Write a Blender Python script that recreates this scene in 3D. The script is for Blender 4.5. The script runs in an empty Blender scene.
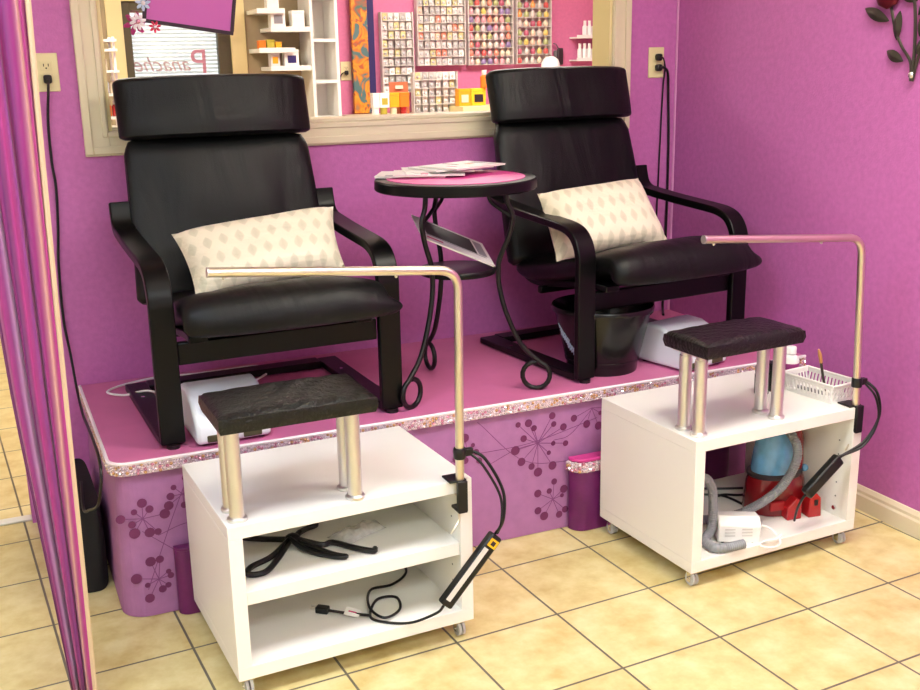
import bpy, bmesh, math, random
from mathutils import Vector, Matrix, Euler
random.seed(7)
PI = math.pi
S = bpy.context.scene
COL = S.collection
H = 0.45            # height of the pedicure platform

# ------------------------------------------------------------------ materials
def lin(c):
    return tuple(((x/255)/12.92 if x/255 <= .04045 else ((x/255+.055)/1.055)**2.4) for x in c)

def mat(name, rgb, rough=.5, metal=0., noise=0., nscale=20., bump=0., bscale=200., coat=0., trans=0., ior=1.45, spec=.5, emit=None):
    m = bpy.data.materials.new(name); m.use_nodes = True
    nt = m.node_tree; b = nt.nodes['Principled BSDF']
    c = lin(rgb)
    b.inputs['Base Color'].default_value = (*c, 1)
    b.inputs['Roughness'].default_value = rough
    b.inputs['Metallic'].default_value = metal
    b.inputs['Coat Weight'].default_value = coat
    b.inputs['Transmission Weight'].default_value = trans
    b.inputs['IOR'].default_value = ior
    b.inputs['Specular IOR Level'].default_value = spec
    if emit:
        b.inputs['Emission Color'].default_value = (*lin(emit[0]), 1); b.inputs['Emission Strength'].default_value = emit[1]
    tc = nt.nodes.new('ShaderNodeTexCoord')
    if noise:
        n = nt.nodes.new('ShaderNodeTexNoise'); n.inputs['Scale'].default_value = nscale; n.inputs['Detail'].default_value = 4
        nt.links.new(tc.outputs['Object'], n.inputs['Vector'])
        r = nt.nodes.new('ShaderNodeValToRGB')
        r.color_ramp.elements[0].position = .3; r.color_ramp.elements[1].position = .7
        r.color_ramp.elements[0].color = (*[max(0, x*(1-noise)) for x in c], 1)
        r.color_ramp.elements[1].color = (*[min(1, x*(1+noise)) for x in c], 1)
        nt.links.new(n.outputs['Fac'], r.inputs['Fac']); nt.links.new(r.outputs['Color'], b.inputs['Base Color'])
    if bump:
        n2 = nt.nodes.new('ShaderNodeTexNoise'); n2.inputs['Scale'].default_value = bscale; n2.inputs['Detail'].default_value = 3
        nt.links.new(tc.outputs['Object'], n2.inputs['Vector'])
        bp = nt.nodes.new('ShaderNodeBump'); bp.inputs['Strength'].default_value = bump; bp.inputs['Distance'].default_value = .004
        nt.links.new(n2.outputs['Fac'], bp.inputs['Height']); nt.links.new(bp.outputs['Normal'], b.inputs['Normal'])
    return m

def ramp_set(r, stops, interp='LINEAR'):
    cr = r.color_ramp; cr.interpolation = interp
    while len(cr.elements) > 1: cr.elements.remove(cr.elements[-1])
    cr.elements[0].position = stops[0][0]; cr.elements[0].color = (*lin(stops[0][1]), 1)
    for p, c in stops[1:]:
        e = cr.elements.new(p); e.color = (*lin(c), 1)

M = {}
M['wall'] = mat('wall_paint_orchid', (190, 106, 174), .55, noise=.07, nscale=55, bump=.25, bscale=160)
M['wall_pink'] = mat('wall_paint_pink', (210, 118, 158), .6, noise=.05, nscale=50)
M['taupe'] = mat('taupe_paint', (168, 152, 120), .7, noise=.04)
M['ceiling'] = mat('ceiling_white', (235, 232, 225), .8)
M['cream'] = mat('cream_painted_wood', (222, 210, 182), .4)
M['cream_warm'] = mat('warm_cream_painted_wood', (226, 210, 156), .4)
M['white'] = mat('white_laminate', (243, 241, 234), .28)
M['white_edge'] = mat('white_plastic', (240, 240, 236), .4)
M['bluewhite'] = mat('cool_white_plastic', (225, 232, 240), .35)
M['leather'] = mat('black_leather', (10, 12, 12), .42, bump=.2, bscale=320, spec=.3, noise=.25, nscale=9)
def wrinkle(m):
    nt = m.node_tree; b = nt.nodes['Principled BSDF']; L = nt.links
    old = b.inputs['Normal'].links[0].from_socket
    tc = nt.nodes.new('ShaderNodeTexCoord'); mp = nt.nodes.new('ShaderNodeMapping'); mp.inputs['Scale'].default_value = (7.5, 2.4, 1.7)
    n = nt.nodes.new('ShaderNodeTexNoise'); n.inputs['Scale'].default_value = 1; n.inputs['Detail'].default_value = 3; n.inputs['Distortion'].default_value = .8
    L.new(tc.outputs['Object'], mp.inputs['Vector']); L.new(mp.outputs[0], n.inputs['Vector'])
    bp = nt.nodes.new('ShaderNodeBump'); bp.inputs['Strength'].default_value = .2; bp.inputs['Distance'].default_value = .05
    L.new(n.outputs['Fac'], bp.inputs['Height']); L.new(old, bp.inputs['Normal']); L.new(bp.outputs[0], b.inputs['Normal'])
wrinkle(M['leather'])
M['blackwood'] = mat('black_lacquered_wood', (7, 7, 7), .34, spec=.25)
M['blackplastic'] = mat('black_plastic', (15, 15, 16), .4)
M['blackgloss'] = mat('black_gloss_plastic', (12, 11, 11), .22)
M['blackmetal'] = mat('black_wrought_iron', (20, 18, 18), .38, metal=.2)
M['steel'] = mat('brushed_steel', (222, 221, 218), .40, metal=1)
M['nickel'] = mat('warm_nickel_tube', (222, 214, 196), .30, metal=1)
M['vinyl'] = mat('crinkled_black_vinyl', (15, 17, 15), .34, bump=1.0, bscale=110, spec=.4, noise=.5, nscale=60)
M['pinkvinyl'] = mat('magenta_vinyl', (206, 62, 142), .42, noise=.06, nscale=8)
M['floorpink'] = mat('pink_platform_vinyl', (204, 112, 158), .45, noise=.09, nscale=6)
M['skirt'] = mat('mauve_fabric', (166, 110, 160), .6, noise=.06, nscale=30, bump=.15, bscale=350)
M['skirtdot'] = mat('plum_print', (112, 44, 92), .6)
M['skirtline'] = mat('mauve_print_line', (128, 70, 122), .6)
M['purplevinyl'] = mat('deep_purple_vinyl', (104, 30, 92), .35, noise=.2, nscale=12)
M['gem'] = mat('rhinestone', (240, 226, 236), .08, metal=.55)
M['gem2'] = mat('rhinestone_rose', (216, 150, 176), .1, metal=.5)
M['gem3'] = mat('rhinestone_gold', (220, 176, 130), .1, metal=.5)
M['gembase'] = mat('rhinestone_tape', (206, 184, 196), .35)
M['whitetrim'] = mat('white_piping', (240, 230, 234), .5)
M['outlet'] = mat('ivory_outlet_plastic', (226, 214, 166), .4)
M['dark'] = mat('dark_slot', (30, 28, 26), .6)
M['olive'] = mat('dark_bronze_frame', (78, 72, 52), .45)
M['paper'] = mat('magazine_paper', (222, 216, 214), .35)
M['pageedge'] = mat('page_edges', (235, 230, 222), .7)
M['ink'] = mat('dark_print', (52, 42, 46), .4)
M['inkpink'] = mat('pink_print', (206, 60, 120), .4)
M['inkorange'] = mat('orange_print', (222, 120, 50), .4)
M['inkgrey'] = mat('grey_print', (140, 138, 142), .4)
M['red'] = mat('translucent_red_plastic', (128, 16, 22), .2, coat=.5, noise=.3, nscale=14)
M['redbright'] = mat('red_plastic', (170, 22, 28), .25, coat=.4)
M['blue'] = mat('blue_tank_plastic', (104, 164, 206), .15, coat=.5, noise=.25, nscale=18)
M['hose'] = mat('grey_corrugated_hose', (142, 146, 150), .45)
M['grey'] = mat('grey_plastic', (120, 122, 122), .5)
M['clear'] = mat('clear_plastic', (240, 242, 244), .1, trans=.45, ior=1.35)
M['yellow'] = mat('yellow_sticker', (240, 186, 30), .5)
M['label'] = mat('silver_label', (214, 212, 208), .4)
M['purplelabel'] = mat('purple_label', (150, 50, 120), .5)
M['wood'] = mat('pale_brush_wood', (196, 140, 84), .5)
M['petalwhite'] = mat('white_petal', (236, 226, 234), .5)
M['petalblue'] = mat('pale_blue_petal', (190, 206, 236), .5)
M['petalmag'] = mat('magenta_petal', (164, 30, 104), .5)
M['petalred'] = mat('raspberry_petal', (206, 24, 74), .45)
M['iron'] = mat('pewter_metal', (76, 72, 64), .35, metal=.7)
M['rosered'] = mat('dark_red_metal', (96, 14, 30), .35, metal=.4)
M['chrome'] = mat('bright_metal', (225, 225, 225), .12, metal=1)
M['blinds'] = mat('white_blind_slat', (236, 238, 236), .5)
M['lettering'] = mat('window_lettering', (176, 150, 150), .5)
M['letteringP'] = mat('pink_window_lettering', (190, 130, 146), .5)
M['bag'] = mat('black_cloth_bag', (16, 15, 17), .8, bump=.3, bscale=60)
M['orange'] = mat('orange_card', (236, 122, 30), .5)
M['ambercard'] = mat('amber_card', (240, 164, 30), .5)
M['browncard'] = mat('brown_card', (190, 104, 66), .5)
M['yellowbox'] = mat('yellow_box', (240, 196, 40), .5)
M['olivecard'] = mat('olive_card', (178, 164, 60), .5)
M['acrylic'] = mat('clear_grey_acrylic', (214, 208, 202), .3)
M['silverpack'] = mat('silver_packet', (222, 216, 206), .25, metal=.15, noise=.2, nscale=60)
M['greypack'] = mat('grey_packet', (186, 182, 176), .28, metal=.15, noise=.25, nscale=60)
M['khakipack'] = mat('khaki_packet', (212, 202, 146), .3, metal=.1, noise=.25, nscale=60)
M['scribble'] = mat('pale_blue_writing', (168, 186, 206), .5)
M['lampglow'] = mat('ceiling_lamp_diffuser', (255, 252, 244), .5, emit=((255, 248, 236), 9.0))
M['grout'] = mat('grout', (110, 105, 95), .8)

def glass_mat():
    m = bpy.data.materials.new('window_glass'); m.use_nodes = True
    b = m.node_tree.nodes['Principled BSDF']
    b.inputs['Base Color'].default_value = (1, 1, 1, 1); b.inputs['Roughness'].default_value = .02
    b.inputs['Transmission Weight'].default_value = 1; b.inputs['IOR'].default_value = 1.02
    return m
M['glass'] = glass_mat()

def slat_mat():
    m = bpy.data.materials.new('sunlit_blind_slat'); m.use_nodes = True
    nt = m.node_tree; b = nt.nodes['Principled BSDF']
    b.inputs['Base Color'].default_value = (.85, .87, .85, 1); b.inputs['Roughness'].default_value = .5
    t = nt.nodes.new('ShaderNodeBsdfTranslucent'); t.inputs['Color'].default_value = (.9, .92, .9, 1)
    mx = nt.nodes.new('ShaderNodeMixShader'); mx.inputs[0].default_value = .6
    nt.links.new(b.outputs[0], mx.inputs[1]); nt.links.new(t.outputs[0], mx.inputs[2])
    nt.links.new(mx.outputs[0], nt.nodes['Material Output'].inputs[0])
    return m
M['slat'] = slat_mat()

def tile_mat():
    m = bpy.data.materials.new('cream_floor_tile'); m.use_nodes = True
    nt = m.node_tree; b = nt.nodes['Principled BSDF']; L = nt.links
    uv = nt.nodes.new('ShaderNodeUVMap')
    br = nt.nodes.new('ShaderNodeTexBrick'); br.offset = 0; br.squash = 1
    br.inputs['Scale'].default_value = 1; br.inputs['Brick Width'].default_value = 1; br.inputs['Row Height'].default_value = 1
    br.inputs['Mortar Size'].default_value = .011; br.inputs['Mortar Smooth'].default_value = .1; br.inputs['Bias'].default_value = 0
    br.inputs['Color1'].default_value = (1, 1, 1, 1); br.inputs['Color2'].default_value = (.93, .93, .93, 1)
    L.new(uv.outputs[0], br.inputs['Vector'])
    n = nt.nodes.new('ShaderNodeTexNoise'); n.inputs['Scale'].default_value = 3.2; n.inputs['Detail'].default_value = 6; n.inputs['Roughness'].default_value = .6
    L.new(uv.outputs[0], n.inputs['Vector'])
    r = nt.nodes.new('ShaderNodeValToRGB'); ramp_set(r, [(.3, (206, 182, 116)), (.5, (223, 206, 146)), (.7, (236, 223, 172))])
    L.new(n.outputs['Fac'], r.inputs['Fac'])
    mul = nt.nodes.new('ShaderNodeMix'); mul.data_type = 'RGBA'; mul.blend_type = 'MULTIPLY'; mul.inputs[0].default_value = 1
    L.new(r.outputs[0], mul.inputs[6]); L.new(br.outputs['Color'], mul.inputs[7])
    mx = nt.nodes.new('ShaderNodeMix'); mx.data_type = 'RGBA'
    L.new(br.outputs['Fac'], mx.inputs[0]); L.new(mul.outputs[2], mx.inputs[6]); mx.inputs[7].default_value = (*lin((104, 98, 84)), 1)
    L.new(mx.outputs[2], b.inputs['Base Color'])
    b.inputs['Roughness'].default_value = .3
    bp = nt.nodes.new('ShaderNodeBump'); bp.inputs['Strength'].default_value = .5; bp.inputs['Distance'].default_value = .003; bp.invert = True
    L.new(br.outputs['Fac'], bp.inputs['Height']); L.new(bp.outputs[0], b.inputs['Normal'])
    return m
M['tile'] = tile_mat()

def curtain_mat():
    m = bpy.data.materials.new('striped_curtain_fabric'); m.use_nodes = True
    nt = m.node_tree; b = nt.nodes['Principled BSDF']; L = nt.links
    uv = nt.nodes.new('ShaderNodeUVMap'); sp = nt.nodes.new('ShaderNodeSeparateXYZ'); L.new(uv.outputs[0], sp.inputs[0])
    r = nt.nodes.new('ShaderNodeValToRGB')
    mg, pu, li, dk, be = (162, 46, 122), (126, 44, 112), (164, 122, 164), (106, 32, 92), (196, 150, 140)
    ramp_set(r, [(0, dk), (.07, pu), (.14, mg), (.22, pu), (.27, li), (.33, li), (.36, mg), (.44, pu), (.5, mg), (.58, (126, 52, 124)), (.66, mg), (.72, pu), (.78, mg), (.84, be), (.87, mg), (.93, (176, 56, 140)), (1, mg)])
    L.new(sp.outputs[0], r.inputs['Fac']); L.new(r.outputs[0], b.inputs['Base Color'])
    b.inputs['Roughness'].default_value = .55; b.inputs['Sheen Weight'].default_value = .2
    return m
M['curtain'] = curtain_mat()

def pillow_mat():
    m = bpy.data.materials.new('cream_leaf_print_fabric'); m.use_nodes = True
    nt = m.node_tree; b = nt.nodes['Principled BSDF']; L = nt.links
    uv = nt.nodes.new('ShaderNodeUVMap'); sp = nt.nodes.new('ShaderNodeSeparateXYZ'); L.new(uv.outputs[0], sp.inputs[0])
    def mth(op, a, c=None):
        n = nt.nodes.new('ShaderNodeMath'); n.operation = op
        for i, v in enumerate((a, c)):
            if v is None: continue
            if isinstance(v, (int, float)): n.inputs[i].default_value = v
            else: L.new(v, n.inputs[i])
        return n.outputs[0]
    v = mth('MULTIPLY', sp.outputs[1], 4.0); row = mth('FLOOR', v); fv = mth('SUBTRACT', mth('FRACT', v), .5)
    sh = mth('MULTIPLY', mth('MODULO', row, 2.0), .5)
    u = mth('ADD', mth('MULTIPLY', sp.outputs[0], 10.0), sh); fu = mth('SUBTRACT', mth('FRACT', u), .5)
    fv2 = mth('ADD', fv, .12)
    d = mth('ADD', mth('DIVIDE', mth('ABSOLUTE', fu), .33), mth('POWER', mth('DIVIDE', mth('ABSOLUTE', fv2), .42), 1.6))
    r = nt.nodes.new('ShaderNodeValToRGB'); ramp_set(r, [(0, (204, 198, 172)), (.75, (212, 205, 180)), (1.0, (232, 223, 199))])
    L.new(d, r.inputs['Fac']); L.new(r.outputs[0], b.inputs['Base Color'])
    b.inputs['Roughness'].default_value = .5; b.inputs['Sheen Weight'].default_value = .15
    n2 = nt.nodes.new('ShaderNodeTexNoise'); n2.inputs['Scale'].default_value = 14
    bp = nt.nodes.new('ShaderNodeBump'); bp.inputs['Strength'].default_value = .35; bp.inputs['Distance'].default_value = .01
    L.new(n2.outputs[0], bp.inputs['Height']); L.new(bp.outputs[0], b.inputs['Normal'])
    return m
M['pillow'] = pillow_mat()

def canvas_mat():
    m = bpy.data.materials.new('abstract_paint'); m.use_nodes = True
    nt = m.node_tree; b = nt.nodes['Principled BSDF']; L = nt.links
    tc = nt.nodes.new('ShaderNodeTexCoord'); n = nt.nodes.new('ShaderNodeTexNoise'); n.inputs['Scale'].default_value = 9; n.inputs['Detail'].default_value = 2; n.inputs['Distortion'].default_value = 1.2
    L.new(tc.outputs['Object'], n.inputs['Vector'])
    r = nt.nodes.new('ShaderNodeValToRGB'); ramp_set(r, [(.0, (50, 84, 120)), (.42, (84, 120, 118)), (.47, (206, 120, 40)), (.54, (222, 160, 44)), (.60, (190, 84, 44)), (.68, (80, 116, 100))])
    L.new(n.outputs['Fac'], r.inputs['Fac']); L.new(r.outputs[0], b.inputs['Base Color']); b.inputs['Roughness'].default_value = .5
    return m
M['canvas'] = canvas_mat()
M['navy'] = mat('navy_canvas_side', (46, 36, 96), .6)

# ------------------------------------------------------------------ mesh builder
class MB:
    def __init__(s): s.bm = bmesh.new(); s.uv = None; s.cur = 0
    def m(s, i): s.cur = i; return s
    def _fin(s, faces):
        for f in faces: f.material_index = s.cur
    def box(s, c, size, rot=None):
        mtx = Matrix.Translation(c)
        if rot is not None: mtx = mtx @ (rot.to_matrix().to_4x4() if isinstance(rot, Euler) else rot.to_4x4())
        mtx = mtx @ Matrix.Diagonal((*size, 1))
        r = bmesh.ops.create_cube(s.bm, size=1, matrix=mtx)
        s._fin({f for v in r['verts'] for f in v.link_faces}); return s
    def bb(s, x0, x1, y0, y1, z0, z1):
        return s.box(((x0+x1)/2, (y0+y1)/2, (z0+z1)/2), (abs(x1-x0), abs(y1-y0), abs(z1-z0)))
    def tube(s, pts, r, seg=10, closed=False, samples=0):
        P = [Vector(p) for p in pts]
        if samples: P = spline(P, samples, closed)
        n = len(P); R = r if isinstance(r, (list, tuple)) else [r]*n
        if len(R) != n: R = [R[min(len(R)-1, int(i*len(R)/n))] for i in range(n)]
        rings = []; prev = None
        for i, p in enumerate(P):
            a = P[(i-1) % n] if (closed or i > 0) else P[i]; b = P[(i+1) % n] if (closed or i < n-1) else P[i]
            t = (b-a).normalized()
            if prev is None:
                u = t.orthogonal().normalized()
            else:
                u = (prev - t*prev.dot(t))
                u = u.normalized() if u.length > 1e-6 else t.orthogonal().normalized()
            prev = u; w = t.cross(u)
            rings.append([s.bm.verts.new(p + (u*math.cos(2*PI*k/seg) + w*math.sin(2*PI*k/seg))*R[i]) for k in range(seg)])
        fs = []
        for i in range(n if closed else n-1):
            A, B = rings[i], rings[(i+1) % n]
            for k in range(seg): fs.append(s.bm.faces.new((A[k], A[(k+1) % seg], B[(k+1) % seg], B[k])))
        if not closed:
            fs.append(s.bm.faces.new(rings[0][::-1])); fs.append(s.bm.faces.new(rings[-1]))
        s._fin(fs); return s
    def cyl(s, p0, p1, r0, r1=None, seg=20):
        return s.tube([p0, p1], [r0, r0 if r1 is None else r1], seg)
    def lathe(s, prof, c=(0, 0, 0), seg=28, sx=1, sy=1):
        c = Vector(c); rings = []; fs = []
        for r, z in prof:
            rings.append([s.bm.verts.new(c + Vector((r*sx*math.cos(2*PI*k/seg), r*sy*math.sin(2*PI*k/seg), z))) for k in range(seg)])
        for A, B in zip(rings, rings[1:]):
            for k in range(seg): fs.append(s.bm.faces.new((A[k], A[(k+1) % seg], B[(k+1) % seg], B[k])))
        fs.append(s.bm.faces.new(rings[0][::-1])); fs.append(s.bm.faces.new(rings[-1]))
        s._fin(fs); return s
    def band(s, path, u0, u1, th):
        """bent strip: path in (y,z), spanning x from u0 to u1, thickness th"""
        P = [Vector((0, a, b)) for a, b in path]; n = len(P); rings = []; fs = []
        for i, p in enumerate(P):
            a = P[max(0, i-1)]; b = P[min(n-1, i+1)]
            t = (b-a).normalized(); nn = Vector((0, -t.z, t.y))*th/2
            rings.append([s.bm.verts.new((x, q.y, q.z)) for x, q in ((u0, p+nn), (u1, p+nn), (u1, p-nn), (u0, p-nn))])
        for A, B in zip(rings, rings[1:]):
            for k in range(4): fs.append(s.bm.faces.new((A[k], A[(k+1) % 4], B[(k+1) % 4], B[k])))
        fs.append(s.bm.faces.new(rings[0][::-1])); fs.append(s.bm.faces.new(rings[-1]))
        s._fin(fs); return s
    def prism(s, pts, d):
        """closed polygon of 3D points extruded by vector d"""
        d = Vector(d); a = [s.bm.verts.new(p) for p in pts]; b = [s.bm.verts.new(Vector(p)+d) for p in pts]; n = len(a)
        fs = [s.bm.faces.new(a[::-1]), s.bm.faces.new(b)]
        for k in range(n): fs.append(s.bm.faces.new((a[k], a[(k+1) % n], b[(k+1) % n], b[k])))
        s._fin(fs); return s
    def grid(s, fn, nu, nv, uv=True, closed_u=False):
        if s.uv is None: s.uv = s.bm.loops.layers.uv.new('UVMap')
        V = [[s.bm.verts.new(fn(i/nu, j/nv)) for j in range(nv+1)] for i in range(nu if closed_u else nu+1)]
        for i in range(nu):
            for j in range(nv):
                i2 = (i+1) % len(V)
                f = s.bm.faces.new((V[i][j], V[i2][j], V[i2][j+1], V[i][j+1])); f.material_index = s.cur
                for l, (a, b) in zip(f.loops, ((i, j), (i+1, j), (i+1, j+1), (i, j+1))): l[s.uv].uv = (a/nu, b/nv)
        return V
    def ball(s, c, r, sub=2, sc=(1, 1, 1), rot=None):
        mtx = Matrix.Translation(c)
        if rot is not None: mtx = mtx @ rot.to_matrix().to_4x4()
        mtx = mtx @ Matrix.Diagonal((r*sc[0], r*sc[1], r*sc[2], 1))
        q = bmesh.ops.create_icosphere(s.bm, subdivisions=sub, radius=1, matrix=mtx)
        s._fin({f for v in q['verts'] for f in v.link_faces}); return s
    def build(s, name, mats, parent=None, bevel=0, smooth=True, seg=2, subsurf=0, loc=None, recalc=True):
        if recalc: bmesh.ops.recalc_face_normals(s.bm, faces=s.bm.faces)
        me = bpy.data.meshes.new(name); s.bm.to_mesh(me); s.bm.free()
        for m_ in (mats if isinstance(mats, (list, tuple)) else [mats]): me.materials.append(M[m_] if isinstance(m_, str) else m_)
        o = bpy.data.objects.new(name, me); COL.objects.link(o)
        if parent is not None: o.parent = parent
        if loc is not None: o.location = loc
        if smooth:
            for p in me.polygons: p.use_smooth = True
            me.set_sharp_from_angle(angle=math.radians(38))
        if bevel:
            b = o.modifiers.new('bevel', 'BEVEL'); b.width = bevel; b.segments = seg; b.limit_method = 'ANGLE'; b.angle_limit = math.radians(40)
            b.harden_normals = False
        if subsurf:
            b = o.modifiers.new('sub', 'SUBSURF'); b.levels = subsurf; b.render_levels = subsurf
        return o

def spline(P, k, closed=False):
    n = len(P); out = []
    rng = range(n if closed else n-1)
    for i in rng:
        p0 = P[(i-1) % n] if (closed or i > 0) else P[i]*2-P[i+1]
        p1 = P[i]; p2 = P[(i+1) % n]
        p3 = P[(i+2) % n] if (closed or i < n-2) else P[i+1]*2-P[i]
        for j in range(k):
            t = j/k
            out.append(.5*((2*p1)+(p2-p0)*t+(2*p0-5*p1+4*p2-p3)*t*t+(3*p1-p0-3*p2+p3)*t**3))
    if not closed: out.append(P[-1].copy())
    return out
def spl2(path, k=6):
    return [(v.x, v.y) for v in spline([Vector((a, b, 0)) for a, b in path], k)]

def tag(o, label=None, cat=None, group=None, kind=None):
    if label: o['label'] = label
    if cat: o['category'] = cat
    if group: o['group'] = group
    if kind: o['kind'] = kind
    return o
def thing(name, label, cat, loc=(0, 0, 0), rz=0, group=None):
    o = bpy.data.objects.new(name, None); COL.objects.link(o); o.empty_display_size = .05
    o.location = loc; o.rotation_euler = (0, 0, rz)
    return tag(o, label, cat, group)
def struct(o): o['kind'] = 'structure'; return o
def sempty(name, loc=(0, 0, 0)):
    o = bpy.data.objects.new(name, None); COL.objects.link(o); o.location = loc; o['kind'] = 'structure'; return o
def copy_tree(o, parent=None):
    c = o.copy(); COL.objects.link(c)
    if parent is not None: c.parent = parent
    for ch in list(o.children): copy_tree(ch, c)
    return c

# ------------------------------------------------------------------ room shell
XR, XL, YF, ZC = 1.949, -2.6, -5.2, 2.5           # right wall, left wall, wall behind viewer, ceiling
FX0, FX1, FY = -2.6, 4.2, 3.0                      # far room
WX0, WX1, WZ0, WZ1 = -.195, 1.651, 1.263, 2.05     # interior window opening
DX0, DX1, DZ = -1.62, -.56, 2.1                    # doorway behind curtain
WT = .11

fl = MB()
phi, ox, oy, ts = .0506, .6873, -.9871, .3051
fl.grid(lambda a, b: (FX0-.2+(FX1+.4-FX0)*a, YF-.2+(FY+.4-YF)*b, 0), 1, 1)
uvl = fl.uv
for f in fl.bm.faces:
    for l in f.loops:
        x, y = l.vert.co.x-ox, l.vert.co.y-oy
        l[uvl].uv = ((math.cos(phi)*x+math.sin(phi)*y)/ts+20, (-math.sin(phi)*x+math.cos(phi)*y)/ts+20)
struct(fl.build('floor', 'tile', smooth=False))
struct(MB().bb(FX0-.2, FX1+.2, YF-.2, FY+.2, ZC, ZC+.1).build('ceiling', 'ceiling', smooth=False))
w = MB()
w.bb(XL, DX0, 0, WT, 0, ZC).bb(DX0, DX1, 0, WT, DZ, ZC).bb(DX1, WX0, 0, WT, 0, ZC)
w.bb(WX0, WX1, 0, WT, 0, WZ0).bb(WX0, WX1, 0, WT, WZ1, ZC).bb(WX1, FX1, 0, WT, 0, ZC)
struct(w.build('wall_back', 'wall', smooth=False))
struct(MB().bb(XR, XR+.1, YF, 0, 0, ZC).build('wall_right', 'wall', smooth=False))
struct(MB().bb(XL-.1, XL, YF, FY, 0, ZC).build('wall_left', 'ceiling', smooth=False))
struct(MB().bb(XL, XR+.1, YF-.1, YF, 0, ZC).build('wall_front', 'ceiling', smooth=False))
# far room: taupe window wall on the left, pink display wall on the right
PX0, PX1, PZ0, PZ1 = .27, .88, .75, 1.82           # shop window opening
fw = MB()
fw.bb(FX0, PX0, FY, FY+.1, 0, ZC).bb(PX1, 1.50, FY, FY+.1, 0, ZC).bb(PX0, PX1, FY, FY+.1, 0, PZ0).bb(PX0, PX1, FY, FY+.1, PZ1, ZC)
struct(fw.build('wall_window_side', 'taupe', smooth=False))
struct(MB().bb(1.50, FX1, FY, FY+.1, 0, ZC).build('wall_display_side', 'wall_pink', smooth=False))
struct(MB().bb(FX1, FX1+.1, 0, FY+.1, 0, ZC).build('wall_far_right', 'wall_pink', smooth=False))
# corner bead and baseboards
struct(MB().cyl((XR-.004, -.004, 0), (XR-.004, -.004, ZC), .0045, seg=6).build('trim_1', mat('pale_caulk', (214, 150, 196), .5)))
bb = MB()
bb.prism([(XR, YF, 0), (XR-.016, YF, 0), (XR-.016, YF, .05), (XR-.011, YF, .056), (XR-.011, YF, .066), (XR-.004, YF, .078), (XR, YF, .08)], (0, -YF-.02, 0))
struct(bb.build('baseboard_right', 'cream', smooth=False))
struct(MB().bb(DX0, DX1, .02, .065, 0, .008).build('trim_2', mat('pale_threshold', (226, 224, 214), .4), bevel=.004))

# interior window: casing, jamb lining, sill
win = sempty('window_1', (WX0, 0, WZ0))
def casing():
    b = MB()
    def frame(x0, x1, z0, z1, wd, y0, y1):
        b.bb(x0-wd, x0, y0, y1, z0-wd, z1+wd); b.bb(x1, x1+wd, y0, y1, z0-wd, z1+wd)
        b.bb(x0, x1, y0, y1, z0-wd, z0); b.bb(x0, x1, y0, y1, z1, z1+wd)
    W_, H_ = WX1-WX0, WZ1-WZ0
    frame(0, W_, 0, H_, .076, -.012, 0)
    frame(-.052, W_+.052, -.046, H_+.046, .024, -.02, -.0121)
    frame(-.004, W_+.004, -.002, H_+.004, .016, -.017, -.0121)
    return b
casing().build('casing', 'cream', win, bevel=.003)
j = MB(); W_, H_ = WX1-WX0, WZ1-WZ0
j.bb(0, .012, -.004, WT+.01, 0, H_).bb(W_-.012, W_, -.004, WT+.01, 0, H_).bb(.012, W_-.012, -.004, WT+.01, H_-.012, H_)
j.build('jamb', 'cream_warm', win, bevel=.002)
MB().bb(.012, W_-.012, -.004, WT+.03, 0, .012).build('sill', 'cream', win, bevel=.003)

# ------------------------------------------------------------------ pedicure platform
PXL, PY = -.364, -.811
plat = thing('pedicure_platform', 'low raised pink platform with printed mauve skirt under both black armchairs', 'platform', (PXL, 0, 0))
def outline(off, r=.05, n=8):
    pts = [(-off, -.004)]
    cx, cy = -off+r, PY-off+r
    for k in range(n+1):
        a = PI + k/n*PI/2
        pts.append((cx+r*math.cos(a), cy+r*math.sin(a)))
    pts.append((XR-PXL-.001, PY-off)); return pts
top = MB(); o_ = outline(0)
top.prism([(x, y, H-.03) for x, y in o_]+[(XR-PXL-.001, -.001, H-.03), (0, -.001, H-.03)], (0, 0, .03))
top.build('deck', 'floorpink', plat, smooth=False)
sk = MB()
for (a, b, z0, z1) in ((outline(-.012), outline(.004, .07), H-.03, 0.002),):
    va = [sk.bm.verts.new((x, y, z0)) for x, y in a]; vb = [sk.bm.verts.new((x, y, z1)) for x, y in b]
    for k in range(len(va)-1): sk.bm.faces.new((va[k], vb[k], vb[k+1], va[k+1]))
def skpt(x, z):       # a point just in front of the skirt front face (platform coordinates)
    t = (H-.03-z)/(H-.032); y = PY+.012-.016*t
    return Vector((x-PXL, y-.0012, z))
def cluster(cx, cz, r, n, seed):
    rn = random.Random(seed)
    for k in range(n):
        a = 2*PI*k/n+rn.uniform(-.25, .25); rr = r*rn.choice((.55, .8, 1, 1)); x, z = cx+rr*math.cos(a), cz+rr*math.sin(a)*.95
        if not (.015 < z < H-.06): continue
        sk.m(2); d = Vector((math.cos(a), 0, math.sin(a))); pn = Vector((-d.z, 0, d.x))*.0012
        p0, p1 = skpt(cx, cz), skpt(x, z)
        sk.bm.faces.new([sk.bm.verts.new(q) for q in (p0-pn, p1-pn, p1+pn, p0+pn)]).material_index = 2
        rad = rn.uniform(.009, .0155)*(.75 if rr < r*.7 else 1)
        c = skpt(x, z)+Vector((0, -.0006, 0))
        sk.bm.faces.new([sk.bm.verts.new(c+Vector((rad*math.cos(q*PI/7), 0, rad*math.sin(q*PI/7)))) for q in range(14)]).material_index = 1
def stem(x0, z0, x1, z1, bow):
    P = spline([skpt(x0, z0), skpt((x0+x1)/2+bow*.3, (z0+z1)/2+bow), skpt(x1, z1)], 8)
    for a, b in zip(P, P[1:]):
        d = (b-a).normalized(); pn = Vector((-d.z, 0, d.x))*.0011
        sk.bm.faces.new([sk.bm.verts.new(q) for q in (a-pn, b-pn, b+pn, a+pn)]).material_index = 2
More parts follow.
